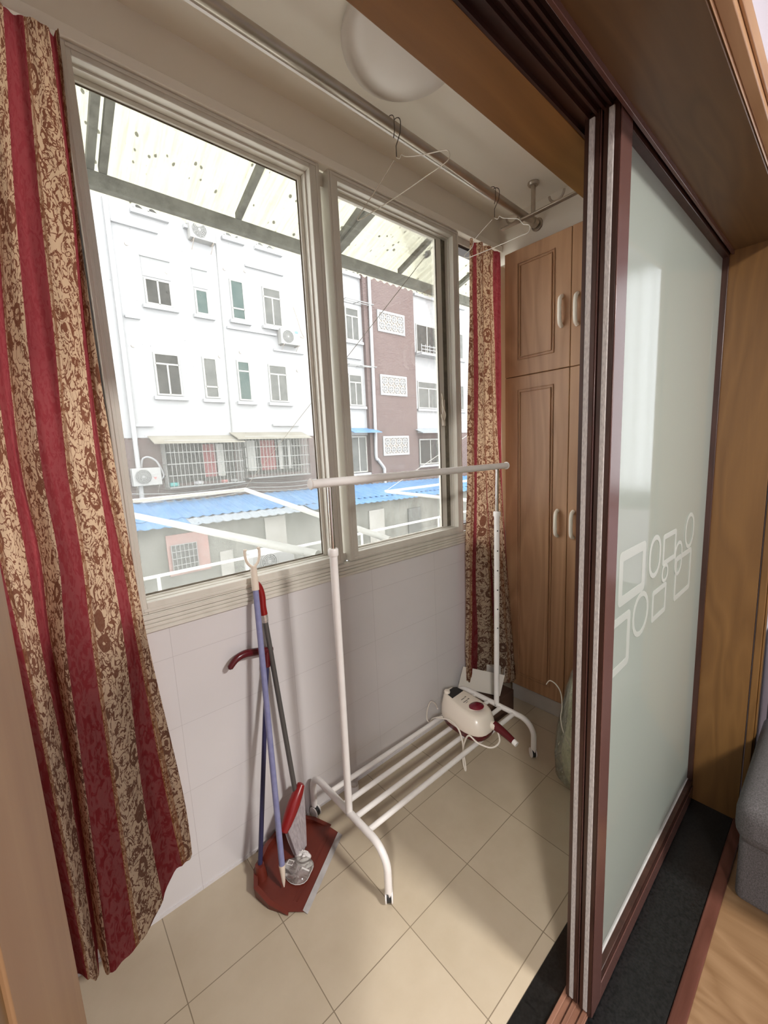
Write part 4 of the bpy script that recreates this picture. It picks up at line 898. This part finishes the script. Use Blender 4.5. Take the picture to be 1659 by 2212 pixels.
# balcony grille on the right block
for z in (6.30,):
    b = MB()
    for zz in (z, z + .16, z + .32): b.tube([(15.5, FY - .5, zz), (17.6, FY - .5, zz)], .018, 6)
    for i in range(8): b.tube([(15.5 + i * .3, FY - .5, z), (15.5 + i * .3, FY - .5, z + .4)], .015, 6)
    b.tube([(15.5, FY, z), (15.5, FY - .5, z)], .02, 6); b.box((15.45, FY - .55, z - .1), (17.6, FY, z - .04)); b.build('balcony_grille', 'pipe_white', ap)
# breeze-block panels of the stair tower
for z in (7.0, 4.16, 1.33):
    x0, x1, z1_ = 12.95, 14.66, z + .93; y = FY - .18
    fr = MB().frame((x0, y - .05, z), (x1, y + .05, z1_), .10, 'y').build('lattice_window', 'lattice', ap, smooth=False)
    MB().box((x0 + .1, y - .004, z + .1), (x1 - .1, y - .001, z1_ - .1)).build('dark_opening', 'bracket', fr, smooth=False)
    b = MB(); nx, nz = 4, 2; w_, h_ = (x1 - x0 - .2) / nx, (z1_ - z - .2) / nz
    for i in range(nx):
        for j in range(nz):
            cx_ = x0 + .1 + (i + .5) * w_; cz_ = z + .1 + (j + .5) * h_
            b.box((cx_ - w_ / 2, y - .04, cz_ - .014), (cx_ + w_ / 2, y - .008, cz_ + .014)); b.box((cx_ - .014, y - .04, cz_ - h_ / 2), (cx_ + .014, y - .008, cz_ + h_ / 2))
            b.ring_prism([(cx_ + .155 * math.cos(a), y - .045, cz_ + .150 * math.sin(a)) for a in [2 * PI * k / 16 for k in range(16)]], [(cx_ + .116 * math.cos(a), y - .045, cz_ + .112 * math.sin(a)) for a in [2 * PI * k / 16 for k in range(16)]], (0, .035, 0))
            for sx in (-1, 1):
                b.tube([(cx_ + sx * w_ / 2, y - .025, cz_ - h_ / 2), (cx_ - 0 * sx, y - .025, cz_)], .016, 5); b.tube([(cx_ + sx * w_ / 2, y - .025, cz_ + h_ / 2), (cx_, y - .025, cz_)], .016, 5)
    b.build('block_lattice', 'lattice', fr, smooth=False)
# pipes and ledges on the facade
MB().tube([(2.78, FY - .09, 9.5), (2.72, FY - .09, 2.4), (2.69, FY - .09, -.6)], .07, 10).build('drain_pipe', 'pipe_white', ap)
MB().tube(smooth_path([(12.52, FY - .27, 11), (12.46, FY - .27, 3.2), (12.42, FY - .27, 1.4), (12.55, FY - .27, 1.15), (12.85, FY - .27, .80), (12.9, FY - .27, .6), (12.9, FY - .27, -.4)], 5), .075, 10).build('drain_pipe', 'pipe_white', ap)
MB().tube([(5.98, FY - .02, 12), (5.85, FY - .02, 2.4)], .018, 6).build('wall_crack', 'pipe_grey', ap)
for (x0, x1, z) in ((2.85, 4.1, 8.62), (6.02, 7.9, 6.10), (2.9, 3.3, 5.95), (6.9, 8.4, 8.35), (7.75, 9.05, 5.55), (7.45, 8.6, 2.72), (2.78, 3.3, 2.68), (11.2, 12.0, 5.65)):
    MB().box((x0, FY - .10, z), (x1, FY, z + .07)).build('ledge', 'white_render', ap, smooth=False)
for (x, z) in ((3.2, 8.12), (4.25, 7.55), (6.15, 8.1), (3.02, 5.15), (5.68, 5.12), (6.45, 5.35), (8.75, 4.9), (6.9, 8.2)):
    MB().lathe([(.055, 0), (.055, .03)], (x, FY, z), (0, -1, 0), 12).build('vent_hole', 'bracket', ap)
for (x0, x1, z) in ((11.0, 12.5, 8.0), (11.0, 12.5, 5.35)):
    b = MB()
    for d in (0, -.25, -.5): b.tube([(x0, FY + d - .02, z + d * .1), (x1, FY + d - .02, z + d * .1)], .02, 6)
    for x in (x0, (x0 + x1) / 2, x1): b.tube([(x, FY, z), (x, FY - .52, z - .05)], .02, 6)
    b.build('rain_shelf', 'pipe_grey', ap)
MB().prism([(10.9, FY - .7, 2.40), (12.5, FY - .7, 2.40), (12.5, FY, 2.62), (10.9, FY, 2.62)], (0, 0, .03)).build('blue_canopy', 'blue_roof', ap, smooth=False)
MB().prism([(15.2, FY - .7, 2.36), (18.0, FY - .7, 2.36), (18.0, FY, 2.62), (15.2, FY, 2.62)], (0, 0, .03)).build('pale_canopy', 'pale_roof', ap, smooth=False)
# caged windows of the brick storey
def cage(x0, x1, z0, z1, opn):
    dp_ = .55; c = P('caged_window', (x0 + .1, FY, z0 + .1), (x1 - .1, FY + .015, z1), 'win_dark')
    b = MB(); n = int((x1 - x0) / .125); yf = FY - dp_
    for i in range(n + 1): b.tube([(x0 + (x1 - x0) * i / n, yf, z0), (x0 + (x1 - x0) * i / n, yf, z1)], .011, 5)
    for i in range(5):
        for xx in (x0, x1): b.tube([(xx, FY - dp_ * i / 4, z0), (xx, FY - dp_ * i / 4, z1)], .011, 5)
    for z in [z0 + (z1 - z0) * k / 4 for k in range(5)]: b.tube([(x0, FY, z), (x0, yf, z), (x1, yf, z), (x1, FY, z)], .016, 5)
    b.build('bar_cage', 'cage', c)
    MB().box((x0, yf, z0 - .03), (x1, FY, z0)).build('cage_floor', 'pipe_grey', c, smooth=False)
    MB().prism([(x0 - .35, yf - .22, z1 - .10), (x1 + .05, yf - .22, z1 - .10), (x1 + .05, FY, z1 + .16), (x0 - .35, FY, z1 + .16)], (0, 0, .03)).build('cream_canopy', 'cream_canopy', c, smooth=False)
    for (a, b_, mm) in opn: MB().box((a, FY - .05, z0 + .25), (b_, FY - .02, z1 - .12)).build('hanging_cloth' if mm == 'red_cloth' else 'inner_casement', mm, c, smooth=False)
    return c
cage(3.45, 5.95, .70, 2.20, [(4.75, 5.15, 'red_cloth'), (5.2, 5.45, 'win_frame')])
cage(6.1, 8.67, .80, 2.30, [(6.85, 7.45, 'red_cloth'), (6.25, 6.65, 'win_frame'), (7.6, 7.75, 'win_frame'), (8.0, 8.12, 'win_frame')])
def lump(x, z, r, m, nm, lb, ct):
    o = MB().lathe([(r * .5, 0), (r * .95, r * .25), (r, r * .6), (r * .85, r * .85), (r * .3, r * .95)], (x, FY - .35, z), (0, 0, 1), 14).build(nm, m); tag(o, lb, ct)
lump(3.62, .70, .17, 'teal', 'plastic_bag', 'teal plastic bag inside the left window cage across the yard', 'bag')
lump(5.28, .70, .13, 'pink', 'basin', 'pink basin standing inside the left window cage across the yard', 'basin')
lump(5.62, .70, .13, 'pipe_grey', 'pot', 'pale grey pot beside the pink basin in the window cage', 'pot')
lump(4.4, .70, .16, 'pipe_white', 'white_bundle', 'white bundle in the middle of the left window cage', 'bundle')
# air conditioners
def ac(x, y, z, label, w=.82, h=.56, front=True, blocked_=False):
    a = empty('air_conditioner', label, 'air conditioner', (x, y, z), 'outdoor air conditioner units')
    MB().box((x, y - .30, z), (x + w, y, z + h)).build('casing', 'ac_body', a, bevel=.015)
    cx_, cz_ = x + w * .37, z + h * .5
    g_ = MB().lathe([(h * .42, 0), (h * .42, .006), (h * .40, .010), (.02, .011)], (cx_, y - .30, cz_), (0, -1, 0), 28).build('fan_recess', 'ac_grille', a)
    b = MB()
    for r in (.40, .32, .24, .16, .08): b.tube([(cx_ + h * r * math.cos(t), y - .317, cz_ + h * r * math.sin(t)) for t in [2 * PI * k / 24 for k in range(24)]], .006, 5, closed=True)
    for k in range(12): t = 2 * PI * k / 12; b.tube([(cx_ + .03 * math.cos(t), y - .317, cz_ + .03 * math.sin(t)), (cx_ + h * .41 * math.cos(t), y - .317, cz_ + h * .41 * math.sin(t))], .004, 4)
    b.lathe([(.035, 0), (.03, .01)], (cx_, y - .314, cz_), (0, -1, 0), 12); b.build('fan_guard', 'ac_body', a)
    for xx in (x + .1, x + w - .1):
        MB().tube([(xx, y, z - .02), (xx, y - .33, z - .02)], .014, 6).build('bracket_arm', 'bracket', a); MB().tube([(xx, y, z - .26), (xx, y - .30, z - .03)], .011, 6).build('bracket_brace', 'bracket', a)
    return a
ac(5.02, FY, 8.72, 'weathered air conditioner high on the white facade under the awning edge')
a2 = ac(7.98, FY, 5.80, 'air conditioner with blue sticker below the facade window at the right')
MB().box((8.58, FY - .308, 6.24), (8.72, FY - .30, 6.32)).build('blue_sticker', 'blue_roof', a2, smooth=False)
a3 = ac(2.48, FY, .82, 'white air conditioner low on the brick storey beside the drain pipe')
MB().prism([(3.06, FY - .308, 1.06), (3.11, FY - .308, .99), (3.16, FY - .308, 1.06), (3.14, FY - .308, 1.09), (3.11, FY - .308, 1.065), (3.08, FY - .308, 1.09)], (0, .008, 0)).build('red_heart_mark', 'pink', a3)
MB().tube(smooth_path([(3.3, FY - .2, 1.0), (3.38, FY - .2, 1.1), (3.32, FY - .2, 1.35), (3.2, FY - .2, 1.6), (3.0, FY - .15, 1.72), (2.85, FY - .1, 1.65), (2.8, FY - .05, 1.4)], 5), .03, 8).build('refrigerant_pipe', 'pipe_white', a3)
MB().tube(smooth_path([(8.15 + .65, FY - .2, 6.2), (9.05, FY - .2, 6.15), (9.0, FY - .1, 6.4), (8.85, FY - .1, 6.9), (8.75, FY - .05, 7.3)], 5), .02, 8).build('refrigerant_pipe', 'bracket', a2)
# shed with a blue roof in front of the block
sh = empty('shed_row', 'row of old grey sheds with a blue sheet roof in the yard', 'shed', (6, 11, -2.6))
def zr(x, y): return (-.19 - .022 * x) + (y - 11.0) * .21
def corr(x0, x1, y0, y1, m, nm, par, dz=0.0, step=.10):
    n = int((x1 - x0) / step); V = []
    b = MB()
    for i in range(n + 1):
        x = x0 + (x1 - x0) * i / n; h = .035 if i % 3 == 0 else 0
        V.append([b.bm.verts.new((x, y0, zr(x, y0) + h + dz)), b.bm.verts.new((x, y1, zr(x, y1) + h + dz))])
    for A_, B_ in zip(V, V[1:]): b.bm.faces.new((A_[0], B_[0], B_[1], A_[1]))
    o = b.build(nm, m, par, smooth=False); s_ = o.modifiers.new('solid', 'SOLIDIFY'); s_.thickness = .02; return o
corr(-3, 26, 11.55, 13.38, 'blue_roof', 'upper_roof_sheet', sh)
corr(-3, 3.4, 11.0, 11.7, 'blue_roof', 'lower_roof_sheet', sh, -.03); corr(3.4, 7.4, 11.0, 11.7, 'pale_roof', 'lower_roof_sheet', sh, -.03); corr(7.4, 26, 11.0, 11.7, 'blue_roof', 'lower_roof_sheet', sh, -.03)
b = MB().prism([(-3, 11.35, -2.6), (26, 11.35, -2.6), (26, 11.35, -.72), (-3, 11.35, -.10)], (0, 2.0, 0)); b.build('shed_wall', 'old_render', sh, smooth=False)
for (x0, x1, z0_, z1_, mm, nm) in ((2.75, 3.9, -1.75, -.55, 'pink_render', 'pink_surround'), (5.75, 6.5, -2.3, -.45, 'pale_render', 'pale_pillar'), (1.4, 1.9, -2.5, -.9, 'pink_render', 'pink_door'), (4.2, 4.6, -2.4, -1.3, 'pale_render', 'pale_door'), (10.2, 11.0, -2.5, -.8, 'pale_render', 'pale_door'), (8.6, 9.4, -1.9, -1.0, 'win_grey', 'shed_window'), (12.4, 13.2, -2.1, -1.0, 'win_grey', 'shed_window')):
    MB().box((x0, 11.30, z0_), (x1, 11.36, z1_)).build(nm, mm, sh, smooth=False)
sw = MB().box((2.85, 11.27, -1.65), (3.55, 11.31, -.85)).build('barred_window', 'win_grey', sh, smooth=False)
b = MB()
for i in range(7): b.tube([(2.85 + i * .115, 11.25, -1.65), (2.85 + i * .115, 11.25, -.85)], .014, 5)
for i in range(5): b.tube([(2.85, 11.25, -1.65 + i * .2), (3.55, 11.25, -1.65 + i * .2)], .014, 5)
b.build('window_bars', 'pipe_grey', sw)
# cables between shed and block
for i, (z0_, z1_, lb) in enumerate(((.62, .66, 'topmost of the slack cables strung under the window cages'), (.42, .50, 'middle slack cable strung under the window cages'), (.36, .34, 'lowest slack cable strung under the window cages'))):
    pts = [(2.2 + t * 8.0, FY - .35, z0_ + (z1_ - z0_) * t - .14 * math.sin(PI * ((t * 2) % 1))) for t in [k / 24 for k in range(25)]]
    tag(MB().tube(pts, .014, 5).build('cable', 'pipe_grey'), lb, 'cable')
tag(MB().tube([(2.6, FY - .6, .33), (5.0, FY - .6, .42)], .035, 8).build('wall_pipe', 'pipe_white'), 'white pipe run above the blue shed roof at the left', 'pipe')
# lower terrace rail
tr_ = empty('terrace_railing', 'white pipe railing of the lower terrace seen just above the window sill', 'railing', (3, 3, 0))
MB().tube([(-1.5, 3.0, .43), (7.5, 3.0, .43)], .017, 8).build('hand_rail', 'rack_out', tr_)
for x in (-.6, .85, 1.75, 3.4, 5.0, 6.6): MB().tube([(x, 3.0, .10), (x, 3.0, .43)], .016, 8).build('rail_post', 'rack_out', tr_)
MB().box((-1.5, 2.85, .02), (7.5, 3.12, .10)).build('coping', 'pipe_white', tr_, smooth=False)
MB().box((-1.5, 2.9, -2.6), (7.5, 3.08, .02)).build('parapet', 'pale_render', tr_, smooth=False)
ac(2.06, 3.9, .03, 'small air conditioner behind the lower terrace railing', .60, .27)
# awning over our window
aw = empty('corrugated_awning', 'spotted translucent corrugated awning on a steel frame outside the window', 'awning', (1.0, 1.0, 2.9))
def za(y): return 2.895 + (1.0 - y) * .30
b = MB(); V = []; n = 560
for i in range(n + 1):
    x = -1.6 + 6.4 * i / n; h = .009 * math.sin(2 * PI * (x / .068))
    V.append([b.bm.verts.new((x, y, za(y) + .035 + h)) for y in (1.165, .95, .6, .14)])
for A_, B_ in zip(V, V[1:]):
    for k in range(3): b.bm.faces.new((A_[k], B_[k], B_[k + 1], A_[k + 1]))
b.build('corrugated_sheet', 'canopy', aw)
MB().box((-1.6, .975, 2.815), (4.8, 1.02, 2.882)).build('front_beam', 'beam', aw, bevel=.003)
for x in (-.6, .405, .455, 1.10, 1.74, 2.36, 3.0, 3.65): 
    q = MB().prism([(x - .016, .14, za(.14)), (x + .016, .14, za(.14)), (x + .016, .985, za(.985) - .02), (x - .016, .985, za(.985) - .02)], (0, 0, .034)); q.build('rafter', 'beam', aw)
q = MB().prism([(1.80, .14, za(.14) - .03), (1.86, .14, za(.14) - .03), (1.80, .98, za(.98) - .03), (1.74, .98, za(.98) - .03)], (0, 0, .03)); q.build('stay_bar', 'beam', aw)
# outdoor drying rack
od = empty('outdoor_drying_rack', 'white tubular drying rack projecting outside the left window pane', 'drying rack', (1.36, .2, 1.09))
MB().tube([(1.36, .10, 1.09), (1.36, 1.90, 1.28)], .017, 12).build('side_arm', 'rack_out', od)
MB().tube([(-.6, 1.90, 1.275), (1.36, 1.90, 1.28)], .014, 12).build('outer_bar', 'rack_out', od)
MB().lathe([(.014, 0), (.022, .004), (.022, .02), (.014, .024)], (1.36, 1.90, 1.27), (0, 0, 1), 14).build('corner_knob', 'rack_out', od)
MB().tube([(.93, .10, 1.10), (.52, 2.06, 1.175)], .021, 12).build('inner_arm', 'rack_out', od)
o2 = empty('outdoor_drying_rack', 'second white drying rack outside the right window pane', 'drying rack', (2.93, .2, 1.1))
MB().tube([(2.93, 1.9, 1.107), (2.93, .14, 1.055)], .016, 12).build('side_arm', 'rack_out', o2)
MB().tube([(2.93, 1.9, 1.107), (4.6, 1.9, 1.107)], .014, 12).build('outer_bar', 'rack_out', o2)
MB().lathe([(.014, 0), (.022, .004), (.022, .02), (.014, .024)], (2.93, 1.90, 1.10), (0, 0, 1), 14).build('corner_knob', 'rack_out', o2)
sw_ = empty('stay_wire', 'dark stay wire slanting down from the awning across both panes', 'wire', (1.843, .2, 2.628))
MB().tube([(1.93, .15, 2.76), (1.843, .2, 2.628), (1.36, 1.90, 1.29)], .0022, 6).build('wire_strand', 'wire', sw_)
MB().lathe([(.002, -.02), (.014, -.012), (.018, 0), (.008, .02), (.002, .026)], (1.838, .215, 2.612), (-.25, .6, -.6), 10).build('knotted_clamp', 'pipe_grey', sw_)
s2 = MB().tube([(3.35, .2, 2.10), (2.93, 1.9, 1.12)], .003, 6).build('stay_cord', 'rack_out', o2)
